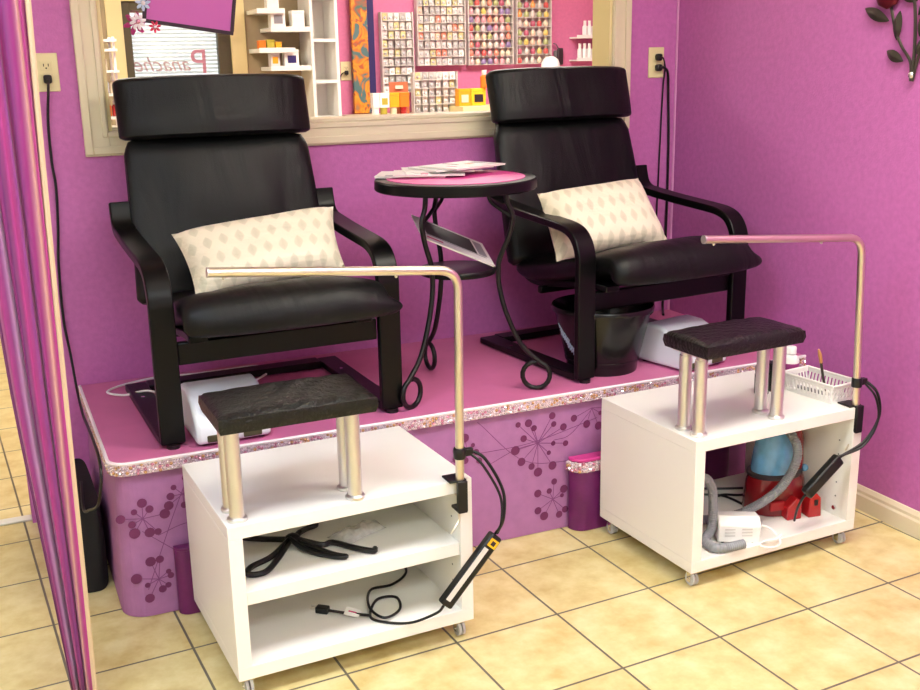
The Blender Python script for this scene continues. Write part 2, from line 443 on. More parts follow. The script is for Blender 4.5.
for c in ((.905, .30, .10, 15, 1), (.955, .105, .062, 9, 2), (1.10, .385, .07, 9, 3), (.665, .31, .05, 7, 4), (-.295, .285, .058, 9, 5), (-.27, .105, .06, 9, 6), (-.185, .335, .06, 8, 7),
          (.36, .24, .08, 11, 8), (.13, .32, .07, 9, 9), (1.45, .22, .1, 13, 10), (1.75, .30, .09, 11, 11)): cluster(*c)
for c in ((-.30, .08, -.16, .40, .02), (-.26, .23, -.13, .25, .01), (.66, .30, 1.12, .35, -.02), (.70, .40, 1.05, .22, -.06), (.74, .26, .90, .30, .01), (1.10, .38, .96, .30, -.03), (.50, .2, .66, .31, .02), (-.22, .18, -.30, .25, .0)): stem(*c)
sk.build('skirt', ['skirt', 'skirtdot', 'skirtline'], plat, smooth=False, recalc=False)
# rhinestone tape round the edge
ed = [(x, min(y, -.009)) for x, y in outline(.003)]
def tape_pts(pts, step):
    out = []; acc = 0
    for (a, b) in zip(pts, pts[1:]):
        A, B = Vector((*a, 0)), Vector((*b, 0)); L = (B-A).length; d = (B-A)/L
        s_ = step-acc if acc else 0
        while s_ < L: out.append((A+d*s_, d)); s_ += step
        acc = L-(s_-step)
    return out
tp = MB()
for (a, b) in zip(ed, ed[1:]):
    tp.prism([(a[0], a[1], H-.036), (b[0], b[1], H-.036), (b[0], b[1], H-.001), (a[0], a[1], H-.001)], Vector((b[1]-a[1], -(b[0]-a[0]), 0)).normalized()*-.002)
rg = random.Random(3)
def gems(bm_, pts, z0, z1, rows, r):
    for i, (p, d) in enumerate(pts):
        n = Vector((d.y, -d.x, 0))
        for k in range(rows):
            z = z0+(z1-z0)*(k+.5+.5*(i % 2)-.25)/rows
            bm_.m(rg.choice((1, 1, 1, 1, 2, 3)))
            q = bmesh.ops.create_cone(bm_.bm, cap_ends=True, segments=6, radius1=r, radius2=r*.5, depth=r*.8,
                                      matrix=Matrix.Translation(Vector((p.x, p.y, z))+n*r*.4) @ Vector((0, 0, 1)).rotation_difference((n+Vector((rg.uniform(-.3, .3), 0, rg.uniform(-.3, .3)))).normalized()).to_matrix().to_4x4())
            bm_._fin({f for v in q['verts'] for f in v.link_faces})
gems(tp, tape_pts(ed, .0095), H-.034, H-.006, 3, .0052)
tp.build('rhinestone_trim', ['gembase', 'gem', 'gem2', 'gem3'], plat, smooth=False)
pip = MB().tube([(x, y, H-.002) for x, y in outline(.002)], .0055, 6)
pip.build('piping', 'whitetrim', plat)

def step(x0, x1, yb, d, h, label, band=True):
    t = thing('foot_step', label, 'step', ((x0+x1)/2, yb, 0))
    hw = (x1-x0)/2
    def ol(o):
        r = d-.002; pts = []
        for k in range(9):
            a = PI+k/8*PI/2; pts.append((-hw-o+r+(r+o*0)*math.cos(a), -d-o+r+r*math.sin(a)))
        for k in range(9):
            a = 1.5*PI+k/8*PI/2; pts.append((hw+o-r+r*math.cos(a), -d-o+r+r*math.sin(a)))
        return [(-hw-o, -.001)]+pts+[(hw+o, -.001)]
    b = MB().prism([(x, y, .001) for x, y in ol(0)], (0, 0, h-.012)); b.build('body', 'purplevinyl', t, bevel=.002)
    b = MB().prism([(x, y, h-.011) for x, y in ol(.003)], (0, 0, .011)); b.build('tread', 'pinkvinyl', t, bevel=.003) if band else MB().prism([(x, y, h-.011) for x, y in ol(.001)], (0, 0, .011)).build('tread', 'purplevinyl', t, bevel=.003)
    if not band: return
    g = MB(); e = ol(.004)
    for (p, q) in zip(e, e[1:]): g.prism([(*p, h-.044), (*q, h-.044), (*q, h-.012), (*p, h-.012)], Vector((q[1]-p[1], -(q[0]-p[0]), 0)).normalized()*-.0025)
    gems(g, tape_pts(e, .012), h-.043, h-.012, 3, .0065)
    g.build('rhinestone_band', ['gembase', 'gem', 'gem2', 'gem3'], t, smooth=False)
step(1.005, 1.62, PY-.012, .046, .245, 'deep purple rounded foot step with rhinestone band, behind the right white cabinet')
step(-.226, .25, PY-.012, .030, .20, 'dark purple foot step wedged behind the left white cabinet', False)

# ------------------------------------------------------------------ armchairs
def superring(a, b, n, e=.55):
    out = []
    for k in range(n):
        t = 2*PI*k/n; c, s_ = math.cos(t), math.sin(t)
        out.append((a*math.copysign(abs(c)**e, c), b*math.copysign(abs(s_)**e, s_)))
    return out
def cushion(path, th, u0, u1, name, parent, seed, wr=.004, taper=None, ends=.5, sq=.62):
    """upholstered pad following path (y,z), rounded on all sides"""
    P = spl2(path, 6); n = len(P); b = MB(); rings = []; rn = random.Random(seed); N = 36
    fr = [rn.uniform(0, 6) for _ in range(6)]
    for i, (y, z) in enumerate(P):
        ya, za = P[max(0, i-1)]; yb, zb = P[min(n-1, i+1)]
        t = Vector((0, yb-ya, zb-za)).normalized(); nn = Vector((0, -t.z, t.y))
        s_ = i/(n-1); e = min(1, (math.sin(PI*min(max(s_, .0), 1))*4.5))**ends if 0 < s_ < 1 else .25
        hw0, hw1 = u0, u1
        if taper: hw0, hw1 = taper(s_)
        c = Vector(((hw0+hw1)/2, y, z)); a = (hw1-hw0)/2*(.93+.07*e); ring = []
        for (x, q) in superring(a, th/2*(.45+.55*e), N, sq):
            k = x/a
            puff = 1+.10*(1-k*k)
            dz = wr*(math.sin(k*9+fr[0]+s_*3)*.5+math.sin(k*23+fr[1]+4*math.sin(s_*5+fr[2]))*.45*math.exp(-3*k*k))*math.sin(PI*s_)
            ring.append(b.bm.verts.new(c+Vector((x, 0, 0))+nn*(q*puff+dz*(1 if q > 0 else 0))))
        rings.append(ring)
    for A, B in zip(rings, rings[1:]):
        for k in range(N): b.bm.faces.new((A[k], A[(k+1) % N], B[(k+1) % N], B[k]))
    b.bm.faces.new(rings[0][::-1]); b.bm.faces.new(rings[-1])
    return b.build(name, 'leather', parent, smooth=True)

def make_chair(label, loc, rz):
    t = thing('armchair', label, 'chair', loc, rz, 'black leather bentwood armchairs')
    # bentwood arm-and-leg strips
    arm = [(.548, .612), (.543, .588), (.53, .552), (.505, .532), (.46, .523), (.30, .508), (.15, .497), (.085, .490), (.04, .473), (.012, .44), (.0, .40), (0, .36), (0, .20), (0, .012)]
    arm = spl2(arm, 4)
    for s_ in (-1, 1):
        MB().band(arm, s_*.322-.033, s_*.322+.033, .026).build('arm_leg', 'blackwood', t, bevel=.004)
        r = MB().band([(.012, .022), (.05, .016), (.30, .014), (.60, .014)], s_*.322-.033, s_*.322+.033, .022)
        rn = r.build('floor_runner', 'blackwood', t, bevel=.003)
        MB().cyl((s_*.322, -.004, 0), (s_*.322, -.004, .012), .018, seg=14).build('foot_pad', 'blackplastic', rn)
        MB().cyl((s_*.322-.005, .43, .026), (s_*.322-.005, .43, .0275), .006, seg=10).build('bolt', 'chrome', rn)
    MB().bb(-.288, .288, .545, .61, .003, .026).build('rear_rail', 'blackwood', t, bevel=.004)
    MB().bb(-.288, .288, .006, .03, .225, .288).build('front_rail', 'blackwood', t, bevel=.005)
    MB().bb(-.288, .288, .30, .322, .232, .258).build('back_rail', 'blackwood', t, bevel=.005)
    # sprung bentwood frame under the upholstery
    fpath = spl2([(-.03, .30), (.06, .298), (.25, .272), (.38, .258), (.46, .285), (.515, .37), (.56, .53), (.605, .70), (.655, .93)], 6)
    for s_ in (-1, 1):
        MB().band(fpath, s_*.235-.026, s_*.235+.026, .02).build('frame_rail', 'blackwood', t, bevel=.003)
    for i, (y, z) in enumerate(((.1, .286), (.25, .262))):
        MB().bb(-.209, .209, y-.02, y+.02, z-.006, z+.012).build('slat', 'blackwood', t, bevel=.003)
    # upholstery
    def tap(s_):
        k = max(0., min(1., (.20-s_)/.12)); k = k*k*(3-2*k)
        return (-.285, .285+.042*k)
    cushion([(-.088, .328), (-.094, .357), (-.075, .381), (-.02, .380), (.08, .355), (.22, .322), (.34, .300), (.43, .296), (.478, .318)], .098, -.285, .285, 'seat', t, 11, .006, tap)
    cushion([(.455, .31), (.478, .36), (.505, .45), (.535, .56), (.565, .67), (.598, .785)], .088, -.284, .284, 'backrest', t, 12, .014, lambda q: (-.314+.024*q, .314-.024*q))
    cushion([(.580, .792), (.584, .825), (.594, .865), (.612, .925), (.624, .970)], .138, -.301, .301, 'headrest', t, 13, .005, None, .35, .8)
    for s_ in (-1, 1):
        MB().box((s_*.2, .64, .785), (.03, .004, .10), Euler((-.25, 0, 0))).build('strap', 'bag', t)
    return t
make_chair('black leather bentwood armchair on the left, nearer the purple curtain', (.132, -.735, H), math.radians(1.5))
make_chair('black leather bentwood armchair on the right, with the black bin beneath it', (1.434, -.70, H), math.radians(5.5))

def pillow(name, label, TL, TR, BR, BL, th):
    TL, TR, BR, BL = map(Vector, (TL, TR, BR, BL)); c = (TL+TR+BR+BL)/4
    ex, ez = (TR-TL+BR-BL)/2, (TL-BL+TR-BR)/2; nrm = ex.cross(ez).normalized()
    b = MB()
    def pt(u, v, sgn):
        a, d = 2*u-1, 2*v-1
        # edges bow inward between pointed corners
        bow = 1-.05*(1-d*d)*abs(a)**3; bow2 = 1-.07*(1-a*a)*abs(d)**3
        p = (TL*(1-u)*v+TR*u*v+BR*u*(1-v)+BL*(1-u)*(1-v))-c
        p = ex*(p.dot(ex)/ex.length_squared)*bow+ez*(p.dot(ez)/ez.length_squared)*bow2+nrm*p.dot(nrm)
        h = th*((1-a**4)*(1-d**4))**.55
        h += .004*math.sin(9*a+3*d)*math.sin(7*d+1)*(1-a*a)*(1-d*d)
        return p+nrm*h*sgn
    b.grid(lambda u, v: pt(u, v, 1), 28, 20); b.grid(lambda u, v: pt(u, v, -1), 28, 20)
    bmesh.ops.remove_doubles(b.bm, verts=b.bm.verts, dist=.0004)
    o = b.build(name, 'pillow', None, loc=c)
    return tag(o, label, 'pillow', 'cream leaf-print pillows')
pillow('throw_pillow', 'cream leaf-print pillow leaning on the left armchair, behind the lamp arm',
       (-.102, -.43, .993), (.397, -.42, 1.024), (.375, -.605, .870), (-.070, -.615, .840), .058)
pillow('throw_pillow', 'cream leaf-print pillow propped in the right armchair',
       (1.09, -.44, 1.033), (1.515, -.405, 1.043), (1.53, -.59, .848), (1.085, -.60, .832), .060)

# ------------------------------------------------------------------ side table and magazines
TC = (.728, -.61, H)
tb = thing('side_table', 'round black side table with pink top and scrolled iron legs between the armchairs', 'table', TC)
TH = .668
MB().lathe([(.20, TH-.034), (.242, TH-.034), (.246, TH-.030), (.246, TH-.006), (.242, TH-.001), (.212, TH), (.20, TH-.003)], seg=56).build('tabletop', 'blackwood', tb)
MB().lathe([(.19, TH-.002), (.210, TH-.001), (.210, TH+.0015), (.19, TH+.0015)], seg=56).build('top_inlay', 'pinkvinyl', tb)
MB().lathe([(.10, .374), (.116, .374), (.118, .378), (.118, .388), (.115, .392), (.10, .392)], seg=40).build('shelf', 'blackwood', tb)
for az in (math.radians(210), math.radians(-30.5), math.radians(90)):
    d = Vector((math.cos(az), math.sin(az), 0))
    def rp(r, z): return d*r+Vector((0, 0, z))
    prof = [(.150, .634), (.156, .59), (.172, .55), (.160, .49), (.132, .42), (.127, .385), (.130, .33), (.150, .25), (.195, .15), (.243, .085)]
    if az > 3: pass
    ringc = (.243, .049); rr = .043
    ring = [(ringc[0]+rr*math.cos(a), ringc[1]+rr*math.sin(a)) for a in [PI/2-.35-k*2*PI/18 for k in range(18)]]
    lg = MB().tube([rp(*p) for p in spl2(prof[:-1]+[(.258, .088)], 6)]+[rp(*p) for p in ring], .0078, 10)
    l = lg.build('leg', 'blackmetal', tb)
    MB().tube([rp(*p) for p in spl2([(.095, .634), (.105, .595), (.135, .57), (.168, .545), (.166, .505)], 6)], .006, 8).build('brace', 'blackmetal', l)

def magazine(label, c, w_, h_, rz, th=.004, style=0, rot=None, parent_group='magazines on the round table'):
    t = thing('magazine', label, 'magazine', c, rz, parent_group)
    if rot: t.rotation_euler = rot
    MB().box((0, 0, th/2), (w_*.985, h_*.985, th*.9)).build('pages', 'pageedge', t)
    cv = MB().bb(-w_/2, w_/2, -h_/2, h_/2, th*.955, th*1.12)
    rn = random.Random(style)
    cols = ['paper', 'ink', 'inkpink', 'inkgrey', 'inkorange']
    z0, z1 = th*1.121, th*1.17
    if style == 9:
        cv.m(1).bb(-w_*.40, w_*.30, -h_*.22, h_*.42, z0, z1); cv.m(3).bb(-w_*.44, w_*.42, -h_*.27, -h_*.24, z0, z1)
        cv.m(2).bb(-w_*.42, -w_*.2, -h_*.40, -h_*.33, z0, z1); cv.m(3).bb(w_*.33, w_*.45, -h_*.2, h_*.4, z0, z1)
    else:
        for k in range(4):
            x0 = rn.uniform(-.45, .1)*w_; y0 = -h_*.45+k*h_*.23
            cv.m(rn.choice((1, 2, 3, 3, 4))).bb(x0, x0+rn.uniform(.15, .4)*w_, y0, y0+h_*rn.uniform(.04, .14), z0, z1)
    cv.build('cover', cols, t, smooth=False)
    return t
z = H+TH+.0022
mg = [('lowest magazine of the fan on the side table, orange-tipped end at the far left', .205, .27, -.145, .065, 62, 1),
      ('white magazine just above the lowest in the fan on the side table', .205, .27, -.09, .02, 68, 2),
      ('grey-covered magazine midway up the fan on the side table', .20, .265, -.03, .06, 74, 3),
      ('second magazine from the top of the fan on the side table', .205, .27, .03, .05, 100, 4),
      ('topmost magazine of the fan on the side table, reaching furthest right', .21, .275, .075, .03, 112, 5)]
for k, (lb, w_, h_, x, y, a, st) in enumerate(mg):
    magazine(lb, (TC[0]+.005+x*.70, TC[1]+.055+y*.8, z+k*.0052), w_*.80, h_*.80, math.radians(a), .0045, st)
def frame_mag():
    A, B, D = Vector((.590, -.68, .950)), Vector((.700, -.52, .966)), Vector((.815, -.68, .846))
    ex = (D-A).normalized(); ey = (B-A); ey = (ey-ex*ey.dot(ex)).normalized(); ez = ex.cross(ey)
    R_ = Matrix((ex, ey, ez)).transposed()
    return (A+D)/2+ey*.075, R_.to_euler()
c_, e_ = frame_mag()
magazine('tilted magazine with dark picture propped on the low shelf of the side table', c_, .262, .15, 0, .005, 9, e_, None)

# ------------------------------------------------------------------ white cabinets on castors
CW, CD, CG, CT = .622, .455, .052, .446
def cabinet(label, loc, rz, shelf, back):
    t = thing('rolling_cabinet', label, 'cabinet', loc, rz, 'white cabinets on castors')
    T = .034
    MB().bb(0, CW, 0, CD, CT-T, CT).build('top_panel', 'white', t, bevel=.0015)
    MB().bb(0, CW, 0, CD, CG, CG+T).build('bottom_panel', 'white', t, bevel=.0015)
    for x0 in (0, CW-T):
        p = MB().bb(x0, x0+T, .0, CD, CG+T, CT-T).build('side_panel', 'white', t, bevel=.001)
        h = MB()
        xi = T if x0 == 0 else CW-T
        for y in (.05, CD-.06):
            for k in range(5): h.cyl((xi-.0008, y, .15+k*.045), (xi+.0008, y, .15+k*.045), .0028, seg=8)
        h.build('shelf_pin_holes', 'grey', p)
        pg = MB().cyl((xi+(-.006 if x0 else .0), .05, .112), (xi+(0 if x0 else .006), .05, .112), .007, seg=12).build('cam_fitting', 'chrome', p)
    if shelf: MB().bb(T+.001, CW-T-.001, .004, CD-.012, .241, .275).build('shelf', 'white', t, bevel=.001)
    if back: MB().bb(T, CW-T, CD-.010, CD-.003, CG+T, CT-T).build('back_panel', 'white', t)
    for (x, y) in ((.028, .030), (CW-.028, .030), (.028, CD-.03), (CW-.028, CD-.03)):
        c = thing('castor', None, None, (x, y, 0)); c.parent = t
        MB().cyl((-.009, 0, .02), (-.002, 0, .02), .0195, seg=20).cyl((.002, 0, .02), (.009, 0, .02), .0195, seg=20).build('wheel', 'clear', c)
        MB().bb(-.012, .012, -.014, .014, .041, .045).bb(-.0125, -.0105, -.008, .008, .012, .042).bb(.0105, .0125, -.008, .008, .012, .042).cyl((0, 0, .04), (0, 0, CG), .006, seg=10).cyl((-.014, 0, .02), (.014, 0, .02), .003, seg=8).build('fork', 'chrome', c)
    return t
LC, LR = Vector((-.1711, -1.3274, 0)), .0425
RC, RR = Vector((1.1026, -1.3438, 0)), .045
cabinet('white rolling cabinet with a middle shelf, holding cords, on the left', LC, LR, True, True)
cabinet('white open rolling cabinet without a shelf, holding the red machine, on the right', RC, RR, False, False)

# ------------------------------------------------------------------ padded foot rests on steel legs
def footrest(label, loc, rz, w_, d_, lx):
    t = thing('foot_rest', label, 'footrest', loc, rz, 'black padded foot rests on the cabinets')
    z0 = .228
    for x in (-lx, lx):
        for y in (-.032, .032):
            MB().lathe([(.022, 0), (.0235, .003), (.0235, .008), (.020, .011), (.0178, .012), (.0178, z0-.012), (.0145, z0-.011), (.0145, z0)], (x, y, 0), 22).build('leg', 'steel', t)
        MB().bb(x-.024, x+.024, -.062, .062, z0, z0+.004).build('mounting_plate', 'steel', t, bevel=.001)
    b = MB()
    hw, hd, h = w_/2, d_/2, .042
    def side(u, v, top):
        a, d = 2*u-1, 2*v-1
        x, y = a*hw, d*hd
        crown = .010*(1-a*a)*(1-d**4)
        edge = max(abs(a)-.93, 0)/.07; ed2 = max(abs(d)-.86, 0)/.14
        drop = .007*max(edge, ed2)**2
        wr = .0025*math.sin(17*a+5*d)*math.sin(11*d+2*a)*(1-a**6)*(1-d**6)
        return Vector((x, y, z0+.005+h+crown-drop+wr))
    b.grid(lambda u, v: side(u, v, 1), 40, 18)
    b.grid(lambda u, v: Vector(((2*u-1)*hw*.985, (2*v-1)*hd*.97, z0+.005)), 40, 18)
    # walls between the rims
    def rim(fn, n1=40, n2=18):
        P = [fn(i/n1, 0) for i in range(n1)]+[fn(1, j/n2) for j in range(n2)]+[fn(1-i/n1, 1) for i in range(n1)]+[fn(0, 1-j/n2) for j in range(n2)]
        return P
    A = rim(lambda u, v: side(u, v, 1)); B = rim(lambda u, v: Vector(((2*u-1)*hw*.985, (2*v-1)*hd*.97, z0+.005)))
    Cm = [(p+q)/2+Vector((math.copysign(.003, p.x) if abs(abs(p.x)-hw) < .004 else 0, math.copysign(.004, p.y) if abs(abs(p.y)-hd) < .004 else 0, 0)) for p, q in zip(A, B)]
    va, vc, vb = [[b.bm.verts.new(p) for p in X] for X in (A, Cm, B)]
    for X, Y in ((va, vc), (vc, vb)):
        for k in range(len(X)): b.bm.faces.new((X[k], X[(k+1) % len(X)], Y[(k+1) % len(X)], Y[k]))
    bmesh.ops.remove_doubles(b.bm, verts=b.bm.verts, dist=.0003)
    b.build('pad', 'vinyl', t)
    return t
footrest('black padded foot rest on four steel legs, standing on the left cabinet', (.003, -1.262, CT), .01, .365, .21, .143)
footrest('black padded foot rest on four steel legs, standing on the right cabinet beside the jars', (1.279, -1.262, CT), .07, .350, .182, .143)

# ------------------------------------------------------------------ clamp-on lamps
def lamp(label, base, top_, end, cable, bal0, bal1, tail, sticker):
    """base: front edge point of cabinet top; lamp bends at top_ and reaches end"""
    base, top_, end = Vector(base), Vector(top_), Vector(end)
    t = thing('clamp_lamp', label, 'lamp', base, 0, 'bent tube clamp lamps')
    q = lambda p: Vector(p)-base
    r = .0108
    up = (top_-base).normalized(); out = (end-top_).normalized()
    br = .05; pts = [q(base)+Vector((0, 0, -.01)), q(top_)-up*br]
    P0, P1, P2 = q(top_)-up*br, q(top_), q(top_)+out*br
    for k in range(1, 9):
        s_ = k/8; pts.append(P0*(1-s_)**2+P1*2*s_*(1-s_)+P2*s_**2)
    pts.append(q(end))
    tb_ = MB().tube(pts, r, 16).build('tube', 'nickel', t)
    e0 = q(end); MB().tube([e0-out*.0005, e0-out*-.004], r*1.08, 16).build('end_cap', 'steel', tb_)
    for f in (.30, .93):
        c = P2*(f)+e0*(1-f)
        pass
    for f in (.06, .80):
        c = e0*(1-f)+P2*f-Vector((0, 0, r+.001)); MB().lathe([(.003, .002), (.0045, 0), (.003, -.004), (.001, -.005)], c, 10).build('knob', 'steel', tb_)
    # clamp: jaw on the panel, body in front, screw below
    cl = MB().bb(-.030, .016, -.006, .045, .0005, .006).bb(-.013, .013, -.020, -.006, -.075, .006).bb(-.012, .012, -.020, .03, -.078, -.070)
    clo = cl.build('clamp', 'blackplastic', t, bevel=.002)
    MB().cyl((0, .012, -.070), (0, .012, -.0355), .0035, seg=8).cyl((0, .012, -.0385), (0, .012, -.0350), .009, seg=12).tube([(0, .012, -.07), (0, .010, -.105), (-.006, .006, -.112), (-.028, .0, -.135)], .0026, 8).build('clamp_screw', 'nickel', clo)
    zc = .075
    cc = base+up*zc
    k = q(cc)
    MB().lathe([(.0145, -.014), (.0155, -.012), (.0155, .012), (.0145, .014), (.0112, .014)], k, 18).bb(k.x+.008, k.x+.034, k.y-.008, k.y+.008, k.z-.009, k.z+.009).build('cable_collar', 'blackplastic', t, bevel=.001)
    b0, b1 = q(bal0), q(bal1); ax = (b0-b1).normalized()
    side = ax.cross(Vector((0, 1, 0))).normalized(); nr = side.cross(ax)
    R_ = Matrix((side, nr, ax)).transposed()
    L = (b0-b1).length
    bo = MB().box((b0+b1)/2, (.036, .026, L), R_).build('power_supply', 'blackplastic', t, bevel=.006)
    ny = nr if nr.y < 0 else -nr
    if sticker: MB().box((b0+b1)/2+ny*.0135-ax*.012+side*.008, (.014, .0012, L*.74), R_).build('label_strip', 'label', bo)
    if sticker: MB().box(b0-ax*.022+ny*.0137, (.026, .0014, .022), R_).m(1).box(b0-ax*.022+ny*.0146, (.012, .0006, .012), R_).build('sticker', ['yellow', 'ink'], bo)
    cp = [q(p) for p in cable]
    MB().tube([k+Vector((.03, 0, .003))]+cp+[b0+ax*.004], .0042, 8, samples=8).tube([k+Vector((.028, -.004, -.005))]+[c+Vector((-.010, -.006, -.012)) for c in cp]+[b0+ax*.002+side*.004], .0036, 8, samples=8).build('cable', 'blackplastic', t)
    if tail:
        tp_ = [b1-ax*.002]+[q(p) for p in tail]
        co = MB().tube(tp_, .0036, 8, samples=8).build('power_cord', 'blackplastic', t)
    return t
ly = -1.312
tl = lamp('bent nickel tube lamp clamped to the left cabinet, arm reaching across the left armchair', (.413, ly, CT), (.421, ly+.004, .978), (-.163, ly+.004, 1.029),
     [(.476, -1.33, .500), (.512, -1.352, .42), (.505, -1.37, .355)], (.487, -1.362, .308), (.340, -1.366, .150),
     [(.325, -1.352, .125), (.27, -1.318, .095), (.215, -1.28, .0905), (.19, -1.235, .090), (.235, -1.16, .091), (.285, -1.17, .091), (.27, -1.235, .091), (.215, -1.27, .098), (.20, -1.20, .097), (.235, -1.11, .095), (.30, -1.10, .092), (.36, -1.05, .091), (.38, -.96, .0905)], True)
lamp('bent nickel tube lamp clamped to the right cabinet, arm reaching across the right armchair', (1.703, ly+.006, CT), (1.676, ly+.006, .952), (1.131, ly+.006, .992),
     [(1.752, -1.335, .49), (1.758, -1.345, .42), (1.71, -1.345, .35)], (1.622, -1.338, .308), (1.502, -1.340, .216),
     [(1.497, -1.33, .195), (1.51, -1.30, .15), (1.53, -1.27, .10)], False)

# ------------------------------------------------------------------ in and on the left cabinet
pl = thing('power_plug', 'black plug with white tag on a cord, in the bottom of the left cabinet', 'plug', (.10, -1.165, .0865))
MB().box((-.012, .010, .009), (.034, .022, .017), Euler((0, 0, -.7))).build('plug_body', 'blackplastic', pl, bevel=.003)
MB().box((-.031, .026, .006), (.018, .0016, .006), Euler((0, 0, -.7))).box((-.028, .030, .012), (.018, .0016, .006), Euler((0, 0, -.7))).build('prong', 'chrome', pl)
MB().tube([(0, 0, .008), (.02, -.016, .007), (.04, -.033, .0065), (.09, -.07, .0065)], .004, 8).build('cord_end', 'blackplastic', pl)
MB().box((.052, -.042, .011), (.040, .026, .0012), Euler((.3, .15, -.65))).build('tag', 'white_edge', pl)
MB().box((.052, -.042, .0122), (.022, .004, .0006), Euler((.3, .15, -.65))).build('tag_print', 'inkpink', pl)
z = .275
st = MB(); zz = z+.0085
st.tube([(-.105, -1.01, zz), (-.075, -1.045, zz), (-.02, -1.09, zz+.004), (.03, -1.115, zz+.006), (.055, -1.096, zz+.01)], .0075, 8, samples=6)
st.tube([(.055, -1.096, zz+.01), (.085, -1.06, zz), (.112, -1.05, zz), (.115, -1.02, zz)], .0075, 8, samples=6)
st.tube([(.02, -1.13, zz+.012), (-.04, -1.18, zz), (-.10, -1.215, zz), (-.115, -1.25, zz), (-.075, -1.255, zz), (-.03, -1.20, zz), (.015, -1.14, zz+.010)], .0075, 8, samples=6)
st.tube([(.02, -1.13, zz+.014), (.05, -1.19, zz), (.10, -1.25, zz), (.125, -1.262, zz), (.10, -1.235, zz), (.04, -1.15, zz+.006)], .007, 8, samples=6)
st.tube([(.03, -1.12, zz+.010), (.09, -1.17, zz), (.12, -1.17, zz), (.16, -1.225, zz), (.195, -1.262, zz), (.205, -1.252, zz)], .0075, 8, samples=6)
st.ball((.03, -1.12, zz+.009), .02, 2, (1, 1, .65))
sp_ = st.build('elastic_strap', 'blackplastic'); tag(sp_, 'knotted black elastic straps lying on the middle shelf of the left cabinet', 'strap')
pk = MB()
def packf(u, v, s_):
    a = 2*u-1; d = 2*v-1
    wv = .030*(1-.35*a if a < .2 else 1)
    h = .020*((1-a**4)*(1-d*d))**.6*(1+.25*math.sin(9*a+2*d)*math.cos(6*d))
    return Vector((a*.072, d*wv, (h if s_ > 0 else -.0)+.002))
pk.grid(lambda u, v: packf(u, v, 1), 22, 12); pk.grid(lambda u, v: packf(u, v, -1), 22, 12)
bmesh.ops.remove_doubles(pk.bm, verts=pk.bm.verts, dist=.0003)
pko = thing('plastic_packet', 'crumpled clear plastic packet with dark contents on the middle shelf of the left cabinet', 'packet', (.20, -1.135, z+.0012), math.radians(22))
pk.build('wrapper', mat('crinkled_clear_film', (222, 222, 216), .14, trans=.3, noise=.2, nscale=50, bump=.8, bscale=60, ior=1.2), pko)
MB().box((-.005, 0, .008), (.09, .025, .005)).build('contents', 'ink', pko)

# ------------------------------------------------------------------ in and on the right cabinet
zf = CG+.034
def rcab(x, y): 
    c, s_ = math.cos(RR), math.sin(RR); return RC+Vector((c*x-s_*y, s_*x+c*y, 0))
mc = thing('spot_cleaner', 'red portable cleaning machine with blue tank inside the right cabinet', 'cleaner', (1.565, -1.135, zf), math.radians(-8))
b = MB()
prof = [(.105, 0), (.108, .01), (.104, .05), (.098, .10), (.088, .125)]
b.lathe(prof, (0, 0, 0), 28, .95, .72)
b.build('base', 'red', mc, bevel=.002)
MB().lathe([(.086, .120), (.088, .14), (.080, .20), (.066, .245), (.045, .270), (.02, .280)], (-.012, -.004, 0), 28, .82, .66).build('tank', 'blue', mc)
bk = MB().lathe([(.06, .10), (.062, .16), (.058, .22), (.045, .262), (.02, .275)], (.058, .02, 0), 24, .62, .9); bk.build('back_housing', 'red', mc)
MB().lathe([(.090, .114), (.094, .118), (.094, .126), (.088, .130)], (-.004, 0, 0), 28, .95, .74).build('seam', 'ink', mc)
nz = MB().prism([(-.02, -.072, .0), (.03, -.072, 0), (.03, -.072, .055), (.012, -.072, .070), (-.02, -.072, .04)], (0, -.036, 0)); nz.build('nozzle_foot', 'redbright', mc, bevel=.004)
nz2 = MB().prism([(.052, -.050, .0), (.098, -.050, 0), (.094, -.050, .062), (.07, -.050, .085), (.056, -.050, .06)], (0, -.06, 0)); o = nz2.build('hose_clip', 'redbright', mc, bevel=.004)
MB().box((.076, -.1105, .048), (.012, .003, .018)).build('slot', 'dark', o)
MB().box((-.04, -.080, .04), (.05, .01, .03)).build('vent', 'redbright', mc, bevel=.003)
MB().ball((.088, -.022, .128), .012, 2).build('valve', 'blue', mc)
def hose(pts, r=.0135):
    P = spline([Vector(p) for p in pts], 14); out = []; rad = []
    L = 0; dens = []
    for a, c in zip(P, P[1:]):
        n = max(1, int((c-a).length/.0016))
        for k in range(n): dens.append(a.lerp(c, k/n))
    dens.append(P[-1])
    for i, p in enumerate(dens): out.append(p); rad.append(r*(1+.07*math.sin(i*.0016/.0055*2*PI)))
    return MB().tube(out, rad, 12)
hm = Vector(mc.location); ca, sa = math.cos(-mc.rotation_euler.z), math.sin(-mc.rotation_euler.z)
def toloc(p):
    v = Vector(p)-hm; return Vector((ca*v.x-sa*v.y, sa*v.x+ca*v.y, v.z))
hp = [(1.555, -1.135, .375), (1.562, -1.20, .345), (1.560, -1.232, .30), (1.536, -1.238, .243), (1.485, -1.232, .185), (1.40, -1.21, .135), (1.33, -1.17, .108), (1.25, -1.12, .100), (1.19, -1.10, .13), (1.17, -1.15, .20), (1.178, -1.215, .26), (1.21, -1.238, .285), (1.240, -1.242, .25), (1.246, -1.245, .18), (1.238, -1.25, .125), (1.205, -1.268, .103), (1.20, -1.315, .101), (1.235, -1.331, .101), (1.29, -1.333, .101)]
hose([toloc(p) for p in hp]).build('hose', 'hose', mc)
xb = thing('transformer_box', 'small white ventilated power box on the floor inside the right cabinet', 'box', (1.318, -1.262, zf), math.radians(-24))
